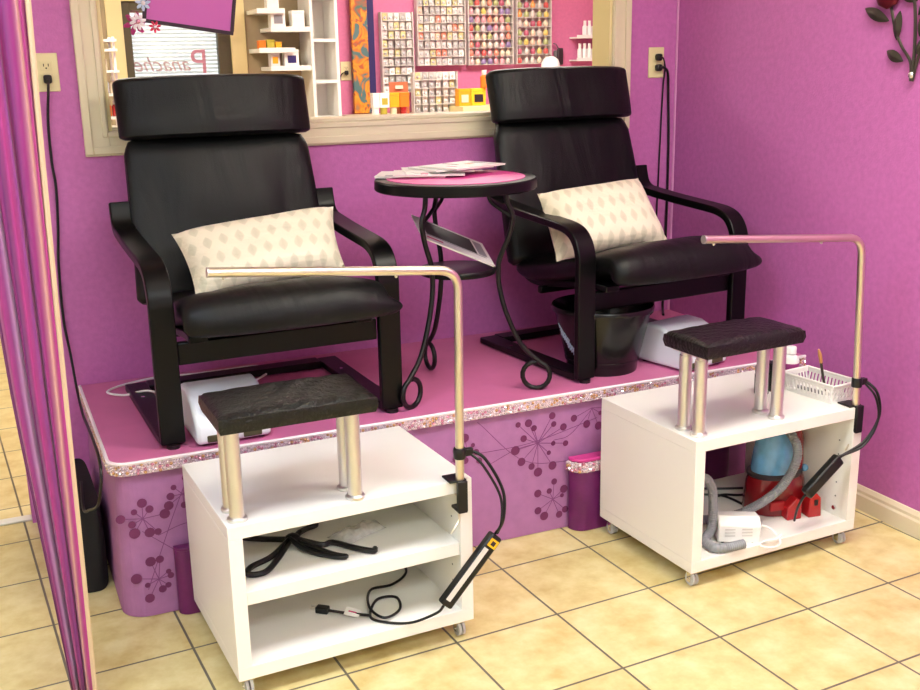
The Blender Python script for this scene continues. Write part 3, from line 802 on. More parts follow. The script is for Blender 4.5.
b = MB().prism([(-.062, -.040, .004), (-.062, .040, .004), (-.058, .040, .070), (-.058, -.012, .076), (-.060, -.040, .058)], (.125, 0, -.006)); b.build('casing', 'white_edge', xb, bevel=.005)
b = MB()
for k in range(2):
    for r_ in range(3): b.bb(-.042+k*.05, -.012+k*.05, -.0418, -.0402, .022+r_*.010, .026+r_*.010)
b.build('vents', 'label', xb)
for x in (-.045, .04): MB().cyl((x, -.034, -.0), (x, -.034, .005), .005, seg=10).cyl((x, .03, 0), (x, .03, .005), .005, seg=10).build('foot', 'ink', xb)
MB().bb(.062, .072, -.015, .022, .028, .050).build('socket', 'ink', xb, bevel=.002)
MB().tube([(.07, .0, .038), (.10, -.01, .03), (.118, -.045, .008), (.10, -.075, .004), (.07, -.08, .004), (.055, -.062, .004), (.07, -.045, .006), (.10, -.045, .012), (.125, -.03, .02)], .0032, 8, samples=8).build('cord', 'white_edge', xb)
cb = MB(); zc = zf+.0045
cb.tube([(1.40, -.955, zc), (1.47, -1.0, zc), (1.485, -1.08, zc), (1.478, -1.13, zc)], .004, 8, samples=6).tube([(1.41, -1.02, zc+.001), (1.46, -1.01, zc+.008), (1.52, -1.02, zc), (1.565, -1.03, zc)], .004, 8, samples=6).tube([(1.45, -.925, zc), (1.50, -.95, zc), (1.57, -.98, zc)], .004, 8, samples=6)
tag(cb.build('power_cable', 'blackplastic'), 'tangled black cables on the floor at the back of the right cabinet', 'cable')
clp = MB().box((1.672, -.928, .20), (.014, .03, .028)).box((1.66, -.935, .214), (.014, .014, .012)); tag(clp.build('cable_clip', 'blackplastic', bevel=.003), 'small black clip on the right inner side of the right cabinet', 'clip')

def jar(label, x, y):
    t = thing('jar', label, 'jar', (x, y, CT), 0, 'dark jars on the right cabinet')
    MB().lathe([(.020, 0), (.0225, .003), (.0225, .062), (.019, .068)], (0, 0, .0005), 22).build('body', mat('smoked_green_plastic', (38, 44, 38), .2, coat=.4) if 'smoked_green_plastic' not in bpy.data.materials else bpy.data.materials['smoked_green_plastic'], t)
    MB().lathe([(.0195, .0665), (.0215, .068), (.0215, .088), (.020, .090)], (0, 0, .001), 22).build('lid', 'blackplastic', t)
jar('dark lidded jar behind the right foot rest, the left one of the pair', 1.538, -1.080)
jar('dark lidded jar behind the right foot rest, the right one of the pair', 1.592, -1.065)
bt = thing('squeeze_bottle', 'white bottle with purple label behind the white basket on the right cabinet', 'bottle', (1.690, -1.032, CT))
MB().lathe([(.024, 0), (.026, .004), (.026, .076), (.020, .090), (.011, .096)], (0, 0, .0005), 24).build('body', 'white_edge', bt)
MB().lathe([(.0262, .046), (.0265, .047), (.0265, .068), (.0262, .069)], (0, 0, .0005), 24).build('label', 'purplelabel', bt)
MB().lathe([(.0115, .096), (.016, .098), (.016, .118), (.0145, .120)], (0, 0, .0005), 20).build('cap', 'white_edge', bt)

bkt = thing('basket', 'white plastic slotted basket holding tools at the back corner of the right cabinet', 'basket', (1.688, -1.168, CT), math.radians(-83))
bw, bd, bh = .098, .056, .058
b = MB()
b.bb(-bw+.012, bw-.012, -bd+.010, bd-.010, .001, .004)
def bwall(p0, p1, nrm):
    p0, p1 = Vector(p0), Vector(p1); L = (p1-p0).length; d = (p1-p0)/L; n = Vector(nrm)
    ang = math.atan2(d.y, d.x); k = max(2, int(L/.0125))
    for zz_, hh, f in ((.006, .012, .0), (bh-.006, .014, .0085)):
        c = (p0+p1)/2+n*f*1.0; b.box((c.x, c.y, zz_), (L+.014*(zz_/bh), .003, hh), Euler((0, 0, ang)))
    for i in range(k+1):
        c = p0+d*(L*i/k)
        b.prism([c+Vector((0, 0, .008))-d*.003, c+Vector((0, 0, .008))+d*.003, c+n*.0085+Vector((0, 0, bh-.008))+d*.003, c+n*.0085+Vector((0, 0, bh-.008))-d*.003], n*.0025)
X, Y = bw-.012, bd-.010
bwall((-X, -Y, 0), (X, -Y, 0), (0, -1, 0)); bwall((-X, Y, 0), (X, Y, 0), (0, 1, 0)); bwall((X, -Y, 0), (X, Y, 0), (1, 0, 0)); bwall((-X, -Y, 0), (-X, Y, 0), (-1, 0, 0))
b.build('tub', 'white_edge', bkt, smooth=False)
ro = MB(); 
for (x0, y0, x1, y1) in ((-bw, -bd, bw, -bd), (-bw, bd, bw, bd), (-bw, -bd, -bw, bd), (bw, -bd, bw, bd)):
    ro.tube([(x0, y0, bh), (x1, y1, bh)], .0042, 8)
ro.build('rim', 'white_edge', bkt)
br = thing('cuticle_brush', 'wooden-handled brush standing up in the white basket', 'brush', (1.712, -1.17, CT+.005))
MB().tube([(.0, 0, 0), (-.012, .004, .05), (-.021, .006, .095)], [.0035, .004, .0045], 8).build('ferrule', 'iron', br)
MB().tube([(-.021, .006, .095), (-.026, .008, .12), (-.031, .010, .138)], [.005, .0062, .003], 8).build('handle', 'wood', br)
for (nm, lb, x, y, L, a, m_) in (('nail_file', 'dark nail file lying in the white basket', 1.675, -1.145, .10, -1.35, 'grey'), ('nail_clipper', 'small metal clipper lying in the white basket', 1.705, -1.205, .06, -.7, 'steel')):
    tag(MB().box((x, y, CT+.011), (L, .012, .010), Euler((0, 0, a))).build(nm, m_, bevel=.002), lb, 'tool')

# ------------------------------------------------------------------ white appliances, bin, cords on the platform
def appliance(label, loc, rz, cord):
    t = thing('paraffin_warmer', label, 'appliance', loc, rz, 'white appliances on the platform')
    hw = .104
    prof = [(-.115, .006), (.115, .006), (.115, .10), (.10, .128), (.06, .140), (.0, .138), (-.05, .118), (-.105, .070), (-.115, .056)]
    MB().prism([(-hw, y, z_) for y, z_ in prof], (2*hw, 0, 0)).build('housing', 'bluewhite', t, bevel=.012, seg=3)
    # oval dark panel on the sloping front
    d = Vector((0, .055, .048)).normalized(); n = Vector((0, -d.z, d.y)); c = Vector((0, -.078, .0945))+n*.002
    R_ = Matrix((Vector((1, 0, 0)), d, n)).transposed().to_4x4(); b = MB()
    b.lathe([(.032, 0), (.042, .003), (.040, .008), (.03, .009)], (0, 0, 0), 32, 1.9, 1.0)
    bmesh.ops.transform(b.bm, matrix=Matrix.Translation(c) @ R_, verts=b.bm.verts); b.build('front_panel', 'blackgloss', t)
    for x in (-.05, .05): MB().bb(x-.026, x+.026, -.119, -.113, .012, .032).build('vent_slot', mat('olive_plastic', (70, 68, 44), .4) if 'olive_plastic' not in bpy.data.materials else bpy.data.materials['olive_plastic'], t, bevel=.003)
    for x in (-.08, .08): MB().cyl((x, -.09, 0), (x, -.09, .008), .009, seg=12).cyl((x, .09, 0), (x, .09, .008), .009, seg=12).build('foot', 'blackplastic', t)
    if cord:
        c_, s_ = math.cos(-rz), math.sin(-rz); P = []
        for p in cord:
            v = Vector(p)-Vector(loc); P.append((c_*v.x-s_*v.y, s_*v.x+c_*v.y, v.z))
        MB().tube(P, .0036, 8, samples=8).build('cord', 'white_edge', t)
    return t
appliance('white domed appliance with dark oval panel under the left armchair', (-.030, -.668, H), .02,
          [(.0, -.555, .52), (-.02, -.50, .475), (.02, -.40, .462), (.10, -.30, .459), (.20, -.20, .459), (.235, -.13, .459), (.20, -.07, .459), (.10, -.07, .459), (-.02, -.07, .459), (-.12, -.055, .459), (-.235, -.09, .459), (-.295, -.15, .459), (-.25, -.21, .459), (-.185, -.275, .482), (-.12, -.305, .459), (-.04, -.35, .459)])
appliance('white boxy appliance with dark oval panel beside the black bin, under the right armchair', (1.528, -.675, H), .22,
          [(1.50, -.57, .52), (1.48, -.50, .50), (1.50, -.42, .53), (1.54, -.40, .55), (1.57, -.41, .50), (1.60, -.38, .459), (1.64, -.30, .459)])

bn = thing('waste_bin', 'black plastic waste bin with pale scrawled writing under the right armchair', 'bin', (1.252, -.612, H))
BH = .222
MB().lathe([(.02, .001), (.116, .001), (.118, .010), (.120, .040), (.123, .042), (.160, BH-.022), (.160, BH-.020), (.169, BH-.018), (.171, BH-.006), (.168, BH), (.163, BH), (.154, BH-.025), (.114, .008), (.02, .008)], seg=56).build('tub', 'blackgloss', bn)
MB().lathe([(.1195, .034), (.1235, .036), (.1245, .044), (.1225, .046)], seg=56).build('foot_ring', 'blackgloss', bn)
wr = MB(); rw = random.Random(5)
def onbin(ang, z_): r_ = .1230+(.160-.123)*(z_-.042)/(BH-.064)+.0012; return (r_*math.cos(ang), r_*math.sin(ang), z_)
A0 = math.radians(168)
for row, (z0, a0, n, sc_) in enumerate(((.158, 0, 7, .010), (.136, .05, 11, .014), (.096, .26, 8, .009))):
    P = []
    for k in range(n*6+1):
        s_ = k/6; P.append(onbin(A0+a0+s_*.055+.018*math.sin(s_*2*PI)*1.2, z0-.0065*s_+sc_*math.cos(s_*2*PI+rw.uniform(-.5, .5))*.6))
    wr.tube(P, .0013 if row != 1 else .0021, 5)
wr.build('writing', 'scribble', bn)

bg = MB()
def bagf(u, v):
    a = 2*PI*u; k = 1-.10*math.sin(3*a+1)*v
    r_ = (1-.12*v**3)*k
    if v > .95: r_ *= max(.02, (1-v)/.05)
    ca_, sa_ = math.cos(a), math.sin(a)
    return Vector((-.424+.050*r_*math.copysign(abs(ca_)**.6, ca_), -.36+.24*r_*math.copysign(abs(sa_)**.6, sa_),   .001+.245*min(v/.95, 1)+.012*math.sin(5*a)*v*(1-v)))
bg.grid(bagf, 40, 20, closed_u=True)
bmesh.ops.holes_fill(bg.bm, edges=[e for e in bg.bm.edges if e.is_boundary])
tag(bg.build('cloth_bag', 'bag'), 'slumped black bag on the tiles between the curtain and the platform', 'bag')

# ------------------------------------------------------------------ outlets, plugs, wall cords
def outlet(label, x, z_, plugs, y=0, sc_=1):
    t = thing('wall_outlet', label, 'outlet', (x, y, z_))
    MB().bb(-.035*sc_, .035*sc_, -.006, -.0003, -.057*sc_, .057*sc_).build('cover_plate', 'outlet', t, bevel=.003)
    for s_ in (-1, 1):
        rc = MB().bb(-.017*sc_, .017*sc_, -.008, -.0062, s_*.0195*sc_-.014*sc_, s_*.0195*sc_+.014*sc_).build('receptacle', 'outlet', t, bevel=.003)
        MB().bb(-.008, -.0055, -.0088, -.0079, s_*.0195-.002, s_*.0195+.006).bb(.0055, .008, -.0088, -.0079, s_*.0195-.002, s_*.0195+.006).cyl((0, -.0088, s_*.0195-.007), (0, -.0079, s_*.0195-.007), .0025, seg=8).build('slots', 'dark', rc)
    MB().cyl((0, -.0072, 0), (0, -.0058, 0), .0032, seg=10).build('screw', 'outlet', t)
    return t
outlet('ivory wall outlet with one black plug, beside the curtain on the left', -.358, 1.446, 1)
outlet('ivory wall outlet with two black plugs, near the right corner of the room', 1.851, 1.437, 2)
def plugcord(label, plug, pts, r=.0042):
    p = Vector(plug); t = thing('plugged_cable', label, 'cord', p)
    MB().box((0, -.0195, 0), (.024, .022, .026)).build('plug', 'blackplastic', t, bevel=.006)
    MB().tube([Vector((0, -.030, 0))]+[Vector(q)-p for q in pts], r, 8, samples=8).build('cable', 'blackplastic', t)
plugcord('black cord hanging from the left outlet down to the platform edge', (-.358, 0, 1.426),
         [(-.360, -.026, 1.395), (-.370, -.010, 1.30), (-.373, -.010, 1.18), (-.369, -.010, 1.10), (-.376, -.010, .98), (-.388, -.010, .85), (-.392, -.012, .68), (-.384, -.03, .56), (-.380, -.09, .455), (-.381, -.25, .425), (-.382, -.42, .44), (-.383, -.60, .452), (-.384, -.74, .448), (-.388, -.79, .41), (-.400, -.76, .33), (-.420, -.68, .285), (-.43, -.60, .26), (-.42, -.45, .285)])
plugcord('thin black cord from the upper socket of the right outlet', (1.853, 0, 1.457),
         [(1.866, -.030, 1.452), (1.885, -.016, 1.415), (1.884, -.008, 1.35), (1.879, -.008, 1.20), (1.874, -.008, 1.0), (1.870, -.008, .80), (1.868, -.010, .60), (1.860, -.02, .47), (1.82, -.06, .456)], .0032)
plugcord('thick black cord from the lower socket of the right outlet', (1.853, 0, 1.418),
         [(1.870, -.034, 1.417), (1.893, -.024, 1.395), (1.906, -.012, 1.32), (1.915, -.010, 1.15), (1.917, -.010, .95), (1.916, -.010, .75), (1.915, -.010, .58), (1.905, -.02, .475), (1.86, -.09, .456)], .0052)

# ------------------------------------------------------------------ curtain
def edge_l(z_): return -.528-.055*min(1, z_/.75)-.07*max(0, (z_-.75))*.55
def edge_r(z_): return -.4905+.023*z_
ct = thing('curtain', 'gathered purple striped curtain hanging at the left, close to the viewer', 'curtain', (-.52, -1.2, 0))
b = MB()
def curf(u, v):
    z_ = .02+2.3*v
    x0, x1 = edge_l(z_), edge_r(z_); x = x0+(x1-x0)*u
    fold = .013*math.sin(u*2*PI*3.2+.6)+.005*math.sin(u*2*PI*9+1.3+z_*.7)
    return Vector((x+.52+.004*math.sin(u*21+z_*2), fold*(.65+.35*v), z_))
b.grid(curf, 90, 24)
o = b.build('fabric', 'curtain', ct); m_ = o.modifiers.new('thick', 'SOLIDIFY'); m_.thickness = .002
b = MB(); P = [curf(1, v/24)+Vector((.003, -.004, 0)) for v in range(25)]
b.tube(P, .0062, 6)
b.build('edge_trim', mat('pale_gold_braid', (216, 194, 158), .6), ct)
MB().cyl((-.75, -.0, 2.335), (.10, 0, 2.335), .012, seg=14).build('rod', 'nickel', ct)
MB().cyl((-.60, 0, 2.335), (-.60, 0, ZC), .006, seg=8).cyl((.06, 0, 2.335), (.06, 0, ZC), .006, seg=8).build('rod_hanger', 'nickel', ct)

# ------------------------------------------------------------------ metal roses on the right wall
rs = thing('metal_rose', 'pewter metal roses with leaves hung on the right wall', 'wall decoration', (XR-.014, -1.187, 1.385))
def rq(y, z_, x=0): return Vector((x, y+1.187, z_-1.385))
MB().tube([rq(-1.185, 1.375), rq(-1.178, 1.43), rq(-1.14, 1.475), rq(-1.110, 1.525), rq(-1.092, 1.575), rq(-1.080, 1.605)], .0045, 8, samples=6).build('stem', 'iron', rs)
MB().tube([rq(-1.188, 1.375), rq(-1.190, 1.45), rq(-1.183, 1.55), rq(-1.165, 1.66), rq(-1.160, 1.72)], .005, 8, samples=6).build('stem', 'iron', rs)
MB().tube([rq(-1.191, 1.375), rq(-1.206, 1.44), rq(-1.235, 1.52), rq(-1.255, 1.60)], .0045, 8, samples=6).build('stem', 'iron', rs)
def leaf(p0, p1, w_, nm='leaf', m_='iron'):
    p0, p1 = Vector(p0), Vector(p1); d = p1-p0; s_ = Vector((1, 0, 0)).cross(d).normalized(); b = MB()
    def f(u, v, k):
        a = 2*v-1; ww = w_*math.sin(PI*min(1, u*.98+.01))**.8
        return p0+d*u+s_*a*ww+Vector((-.006*(1-abs(a))*math.sin(PI*u)*k+(.0008 if k < 0 else -.001)-.004*math.sin(PI*u), 0, 0))
    b.grid(lambda u, v: f(u, v, 1.0), 12, 6); b.grid(lambda u, v: f(u, v, .2)+Vector((.0018, 0, 0)), 12, 6)
    bmesh.ops.remove_doubles(b.bm, verts=b.bm.verts, dist=.0002)
    b.build(nm, m_, rs)
leaf(rq(-1.083, 1.548), rq(-.985, 1.588), .017)
leaf(rq(-1.120, 1.492), rq(-1.124, 1.575), .016)
leaf(rq(-1.150, 1.432), rq(-1.085, 1.462), .016)
leaf(rq(-1.185, 1.60), rq(-1.125, 1.64), .022)
leaf(rq(-1.192, 1.56), rq(-1.235, 1.605), .012)
leaf(rq(-1.205, 1.50), rq(-1.215, 1.565), .012)
leaf(rq(-1.20, 1.45), rq(-1.222, 1.50), .010)
MB().lathe([(.008, 0), (.010, .003), (.010, .014), (.008, .017)], rq(-1.187, 1.384), 12).build('wire_tie', 'chrome', rs)
b = MB()
b.lathe([(.004, 0), (.034, .012), (.046, .035), (.042, .065), (.02, .085)], rq(-1.078, 1.582, -.006), 20, .42, 1)
b.build('bloom', 'rosered', rs)
b = MB(); b.lathe([(.004, 0), (.030, .012), (.040, .035), (.036, .06), (.02, .075)], rq(-1.160, 1.72, -.006), 20, .42, 1); b.build('bloom', 'rosered', rs)
MB().cyl(rq(-1.187, 1.46, 0.002), rq(-1.187, 1.46, .0135), .004, seg=8).build('wall_hook', 'chrome', rs)

# ------------------------------------------------------------------ hanging sign with flowers in the window opening
sg = thing('hanging_sign', 'purple board with black border and flowers hanging in the wall opening', 'sign', (.074, -.034, 1.574))
ang = math.radians(-8.5)
R2 = Matrix.Rotation(ang, 4, Vector((0, 1, 0))).inverted()
def sgb(b, nm, m_, **k):
    bmesh.ops.transform(b.bm, matrix=Matrix.Rotation(-ang, 4, 'Y'), verts=b.bm.verts); return b.build(nm, m_, sg, **k)
SW, SH = .275, .24
sgb(MB().bb(-SW/2, SW/2, -.004, .004, 0, SH), 'board', 'pinkvinyl' if False else mat('sign_purple', (196, 96, 178), .45))
b = MB()
b.bb(-SW/2-.003, SW/2+.003, -.008, .006, -.004, .007).bb(-SW/2-.003, SW/2+.003, -.008, .006, SH-.007, SH+.004).bb(-SW/2-.004, -SW/2+.007, -.008, .006, .007, SH-.007).bb(SW/2-.007, SW/2+.004, -.008, .006, .007, SH-.007)
sgb(b, 'border', mat('sign_dark_ribbon', (44, 14, 38), .5))
b = MB().tube([(-.11, 0, SH), (-.02, .004, .395)], .0016, 6).tube([(.11, 0, SH), (-.02, .004, .395)], .0016, 6)
sgb(b, 'hanging_string', 'ink')
MB().tube([(.04, .034, .455), (.04, .01, .455), (.04, -.005, .46)], .003, 6).tube([(.04, .0, .45), (.04, -.004, .36)], .0016, 6).build('hook', 'chrome', sg)
def flower(c, r, n, pm, cm, back=None):
    c = Vector(c); b = MB()
    if back: pass
    for k in range(n):
        a = 2*PI*k/n+.2; d = Vector((math.cos(a), 0, math.sin(a)))
        b.ball(c+d*r*.6, r*.46, 1, (1, .25, .5), Euler((0, -a, 0)))
    fo = b.build('flower', pm, sg); MB().ball(c+Vector((0, -.006, 0)), r*.28, 2, (1, .6, 1)).build('flower_centre', cm, fo)
flower((-.155, -.014, .018), .026, 8, 'petalwhite', 'gem2'); flower((-.163, -.004, .012), .036, 6, 'petalmag', 'petalmag')
flower((-.135, -.014, .072), .024, 7, 'petalblue', 'petalwhite'); flower((-.105, -.014, .002), .019, 7, 'petalred', 'gem')

# ------------------------------------------------------------------ far room: shop window
sw = sempty('window_2', (PX0, FY, PZ0))
PW, PH = PX1-PX0, PZ1-PZ0
b = MB(); b.bb(-.09, 0, -.02, 0, -.09, PH+.09).bb(PW, PW+.09, -.02, 0, -.09, PH+.09).bb(0, PW, -.02, 0, PH, PH+.09).bb(0, PW, -.03, 0, -.09, 0)
b.build('casing', 'cream_warm', sw, bevel=.003)
b = MB(); b.bb(0, .045, .0, .05, 0, PH).bb(PW-.075, PW, .0, .05, 0, PH).bb(.045, PW-.075, .0, .05, PH-.05, PH).bb(.045, PW-.075, 0, .05, 0, .05)
b.build('frame', 'olive', sw, bevel=.002)
MB().bb(.045, PW-.075, .046, .049, .05, PH-.05).build('pane', 'glass', sw)
bl = thing('window_blind', 'white horizontal slat blind behind the shop window lettering', 'blind', (PX0+.02, FY+.075, PZ0))
MB().bb(0, PW-.04, -.014, .014, PH-.06, PH-.025).build('head_rail', 'cream', bl, bevel=.002)
b = MB()
for k in range(44): b.box((PW/2-.02, 0, .03+k*.0222), (PW-.05, .024, .0012), Euler((math.radians(32), 0, 0)))
b.build('slats', 'slat', bl, smooth=False)
# shop name painted on the glass, read from the street side
def glass_text(txt, x, z, size, shear, m_):
    cu = bpy.data.curves.new('lettering', 'FONT'); cu.body = txt; cu.size = size; cu.shear = shear; cu.extrude = .0008
    tmp = bpy.data.objects.new('lettering', cu); COL.objects.link(tmp)
    bpy.context.view_layer.update()
    me = bpy.data.meshes.new_from_object(tmp.evaluated_get(bpy.context.evaluated_depsgraph_get()))
    bpy.data.objects.remove(tmp); bpy.data.curves.remove(cu)
    o = bpy.data.objects.new('lettering', me); COL.objects.link(o); me.materials.clear(); me.materials.append(M[m_])
    o.parent = sw; o.rotation_euler = (PI/2, 0, PI); o.location = (x-PX0, .043, z-PZ0)
    return o
glass_text('P', .748, 1.415, .20, 0, 'letteringP')
glass_text('anache', .650, 1.432, .118, .35, 'lettering')

# white display bookcase and staggered wall shelves with boxes
bc = thing('display_bookcase', 'tall white open bookcase beyond the wall opening, left of the pink wall', 'bookcase', (1.385, 2.75, 0))
b = MB(); b.bb(-.085, -.067, 0, .24, 0, 2.05).bb(.067, .085, 0, .24, 0, 2.05); b.build('side_panel', 'white', bc)
MB().bb(-.066, .066, .225, .235, 0, 2.05).build('back_panel', 'white', bc)
for z_ in (.25, .5, .75, 1.0, 1.15, 1.362, 1.60, 1.84, 2.04): MB().bb(-.066, .066, .002, .224, z_-.018, z_).build('shelf', 'white', bc)
for k, (x0, x1, z_) in enumerate(((.985, 1.15, 1.767), (1.06, 1.295, 1.665), (.985, 1.20, 1.548), (1.05, 1.29, 1.445))):
    t = thing('wall_shelf', ('white wall shelf, topmost of the staggered four in the far room', 'white wall shelf, second from the top of the staggered four, with white boxes', 'white wall shelf, third from the top of the staggered four, with orange and green items', 'white wall shelf, lowest of the staggered four')[k], 'shelf', ((x0+x1)/2, 2.99, z_), 0, 'staggered white shelves')
    MB().bb(-(x1-x0)/2, (x1-x0)/2, -.25, 0, -.024, 0).build('board', 'white', t, bevel=.002)
    MB().bb(-(x1-x0)/2, (x1-x0)/2, -.254, -.2501, -.024, .004).build('lip', 'white', t)
def carton(label, x, y, z_, w_, d_, h_, m_, pm=None, group=None, name='product_box'):
    t = thing(name, label, 'box', (x, y, z_), 0, group)
    MB().bb(-w_/2, w_/2, -d_/2, d_/2, .0005, h_*.8).build('body', m_, t, bevel=.002)
    MB().bb(-w_/2-.0008, w_/2+.0008, -d_/2-.0008, d_/2+.0008, h_*.8, h_).build('lid', m_, t, bevel=.002)
    if pm: MB().bb(-w_*.3, w_*.3, -d_/2-.0022, -d_/2-.001, h_*.2, h_*.65).build('print', pm, t)
    return t
carton('white box with pale print on the second staggered shelf, left one', 1.115, 2.80, 1.6655, .085, .07, .105, 'white', 'inkgrey')
carton('plain white box on the second staggered shelf, right one', 1.235, 2.80, 1.6655, .075, .07, .095, 'white')
carton('small orange item on the left of the third staggered shelf', 1.015, 2.80, 1.5485, .04, .05, .045, 'orange')
carton('small green item in the middle of the third staggered shelf', 1.065, 2.80, 1.5485, .045, .05, .05, 'olivecard')
carton('small amber item on the right of the third staggered shelf', 1.112, 2.80, 1.5485, .035, .05, .036, 'ambercard')
carton('pale pink box on the left of the lowest staggered shelf', 1.085, 2.80, 1.4455, .055, .06, .085, 'paper', 'ambercard')
carton('white box with dark blue print on the lowest staggered shelf', 1.185, 2.80, 1.4455, .085, .06, .095, 'white', 'navy')
carton('small white carton on the topmost staggered shelf', 1.09, 2.80, 1.7675, .07, .06, .07, 'white')

# small white etagere near the left edge of the opening
et = thing('etagere', 'narrow white display rack with bottles, far left inside the wall opening', 'rack', (.03, 1.98, 0))
for x in (-.06, .055): MB().bb(x-.006, x+.006, -.006, .006, 0, 1.60).build('post', 'white', et); MB().bb(x-.006, x+.006, .14, .152, 0, 1.60).build('post', 'white', et)
for z_ in (.35, .75, 1.0, 1.225, 1.335, 1.445, 1.545, 1.59): MB().bb(-.07, .07, -.02, .16, z_-.012, z_).build('shelf', 'white', et)
def bottle_proto(name, m_body, m_cap, r, h):
    b = MB().m(0).lathe([(r*.9, 0), (r, .002), (r, h*.62), (r*.55, h*.72)], seg=14).m(1).lathe([(r*.5, h*.70), (r*.62, h*.74), (r*.6, h)], seg=12)
    return b.build(name, [m_body, m_cap])
kk = 0
for z_, row in ((1.3365, [('white_edge', 'cream'), ('bluewhite', 'grey'), ('cream', 'white')]), (1.4465, [('orange', 'white'), ('cream', 'ambercard')]), (1.2265, [('browncard', 'orange'), ('orange', 'white'), ('redbright', 'white')])):
    for i, (a, c) in enumerate(row):
        o = bottle_proto('small_bottle', a, c, .016, .078); o.location = (.0+i*.034, 2.0, z_+.0005)
        nm = {'white_edge': 'white', 'bluewhite': 'bluish white', 'cream': 'cream', 'orange': 'orange', 'browncard': 'brown', 'redbright': 'red'}[a]
        lev = {1.3365: 'middle', 1.4465: 'upper', 1.2265: 'lower'}[z_]
        tag(o, f'{nm} bottle on the {lev} shelf of the narrow white rack at far left', 'bottle', 'bottles on the narrow white rack')

# painting strip and outlet on the pink wall
pt = thing('canvas_painting', 'tall narrow orange and blue abstract canvas on the pink far wall', 'painting', (1.68, FY-.002, 1.21))
MB().bb(-.058, .047, -.05, -.022, -.06, .88).build('canvas', 'canvas', pt, bevel=.003)
MB().bb(-.05, .100, -.021, 0, -.06, .88).build('backing_board', 'navy', pt, bevel=.003)
outlet('small ivory wall outlet beside the narrow canvas on the far pink wall', 1.590, 1.41, 1, FY)
plugcord('short black cord plugged into the outlet beside the narrow canvas', (1.588, FY, 1.40), [(1.560, FY-.02, 1.395), (1.545, FY-.01, 1.35), (1.542, FY-.01, 1.20), (1.54, FY-.01, 1.155)], .003)

# counter
ctr = thing('display_counter', 'cream topped counter along the pink far wall below the nail polish racks', 'counter', (2.85, 2.70, 0))
MB().bb(-1.28, 1.3, -.27, .29, 0, 1.112).build('body', 'cream', ctr)
MB().bb(-1.3, 1.32, -.30, .298, 1.1125, 1.145).build('worktop', 'cream', ctr, bevel=.004)
CZ = 1.1455
carton('cream striped carton, leftmost on the far counter', 1.632, 2.60, CZ+.05, .04, .05, .086, 'white', None)
carton('white and olive carton, second from left on the far counter', 1.685, 2.60, CZ+.05, .06, .05, .086, 'white', 'olivecard')
carton('amber carton beside the orange one on the far counter', 1.748, 2.60, CZ+.05, .062, .05, .086, 'ambercard', None)
carton('bright orange carton on the far counter', 1.812, 2.60, CZ+.05, .062, .05, .086, 'orange', None)
for lb, x, m_ in (('small white pot under the striped carton on the far counter', 1.632, 'white_edge'), ('small olive pot under the olive-banded carton on the far counter', 1.685, 'olivecard'), ('small pale pot under the amber carton on the far counter', 1.748, 'cream'), ('small red pot under the orange carton on the far counter', 1.812, 'redbright')):
    tag(MB().lathe([(.018, 0), (.021, .004), (.021, .040), (.0225, .041), (.0225, .049)], (x, 2.60, CZ), 16).build('cosmetic_pot', m_), lb, 'pot')
bcard = thing('card_stand', 'brown card standing behind the orange carton on the far counter', 'card', (1.818, 2.68, CZ))
MB().box((0, 0, .098), (.122, .003, .195), Euler((-.10, 0, 0))).build('card', 'browncard', bcard)
MB().box((0, -.006, .165), (.05, .001, .02), Euler((-.10, 0, 0))).build('print', 'cream', bcard)
tag(MB().bb(2.20, 2.62, 2.58, 2.80, CZ, 1.185).build('riser_tray', 'cream_warm', bevel=.003), 'low cream riser under the yellow boxes on the far counter', 'tray')
carton('pale yellow box on the riser, left one', 2.245, 2.68, 1.1855, .08, .06, .105, 'ambercard', 'cream')
carton('bright yellow box on the riser, right one', 2.34, 2.68, 1.1855, .10, .06, .105, 'yellowbox', 'ink')
ob = bottle_proto('orange_bottle', 'orange', 'white_edge', .026, .11); ob.location = (2.385, 2.66, 1.2915); tag(ob, 'orange bottle with white cap standing on the bright yellow box', 'bottle')
dm = thing('dome_lamp', 'small white domed lamp on the far counter, just above the right headrest', 'lamp', (2.88, 2.70, CZ))
MB().lathe([(.05, 0), (.05, .012), (.012, .016), (.010, .26)], seg=18).build('stand', 'white_edge', dm)
MB().lathe([(.062, .26), (.060, .285), (.048, .312), (.025, .328), (.004, .332)], seg=22).build('shade', 'white_edge', dm)
ph = thing('wall_phone', 'small dark handset hung on the pink far wall, right of the bottle racks', 'phone', (3.095, FY-.001, 1.43))
MB().bb(-.03, .03, -.03, 0, 0, .085).build('cradle', 'grey', ph, bevel=.006)
MB().bb(-.022, .022, -.052, -.031, -.01, .10).build('handset', 'ink', ph, bevel=.008)
MB().tube([(-.015, -.04, .10), (-.025, -.03, .125), (-.04, -.02, .13)], .004, 8).build('antenna', 'ink', ph)

# right wall shelves with white bottles
k = 0
for z_, nb, lev in ((1.600, 6, 'upper'), (1.452, 7, 'lower')):
    t = thing('wall_shelf', f'{lev} clear white shelf with white bottles on the far pink wall', 'shelf', (3.36, FY-.001, z_), 0, 'clear shelves')
    MB().bb(-.17, .17, -.10, 0, -.010, 0).build('board', 'white', t)
    MB().bb(-.17, .17, -.104, -.1005, -.010, .012).build('lip', 'white', t)
    pr = bottle_proto('lotion_bottle', 'white_edge', 'white', .017, .105)
    for i in range(nb):
        o = pr if i == 0 else pr.copy()
        if i: COL.objects.link(o)
        o.location = (3.46-i*.037, 2.94, z_+.0006)
        tag(o, f'white bottle in the row on the {lev} clear shelf of the far wall', 'bottle', f'white bottles on the {lev} clear shelf')

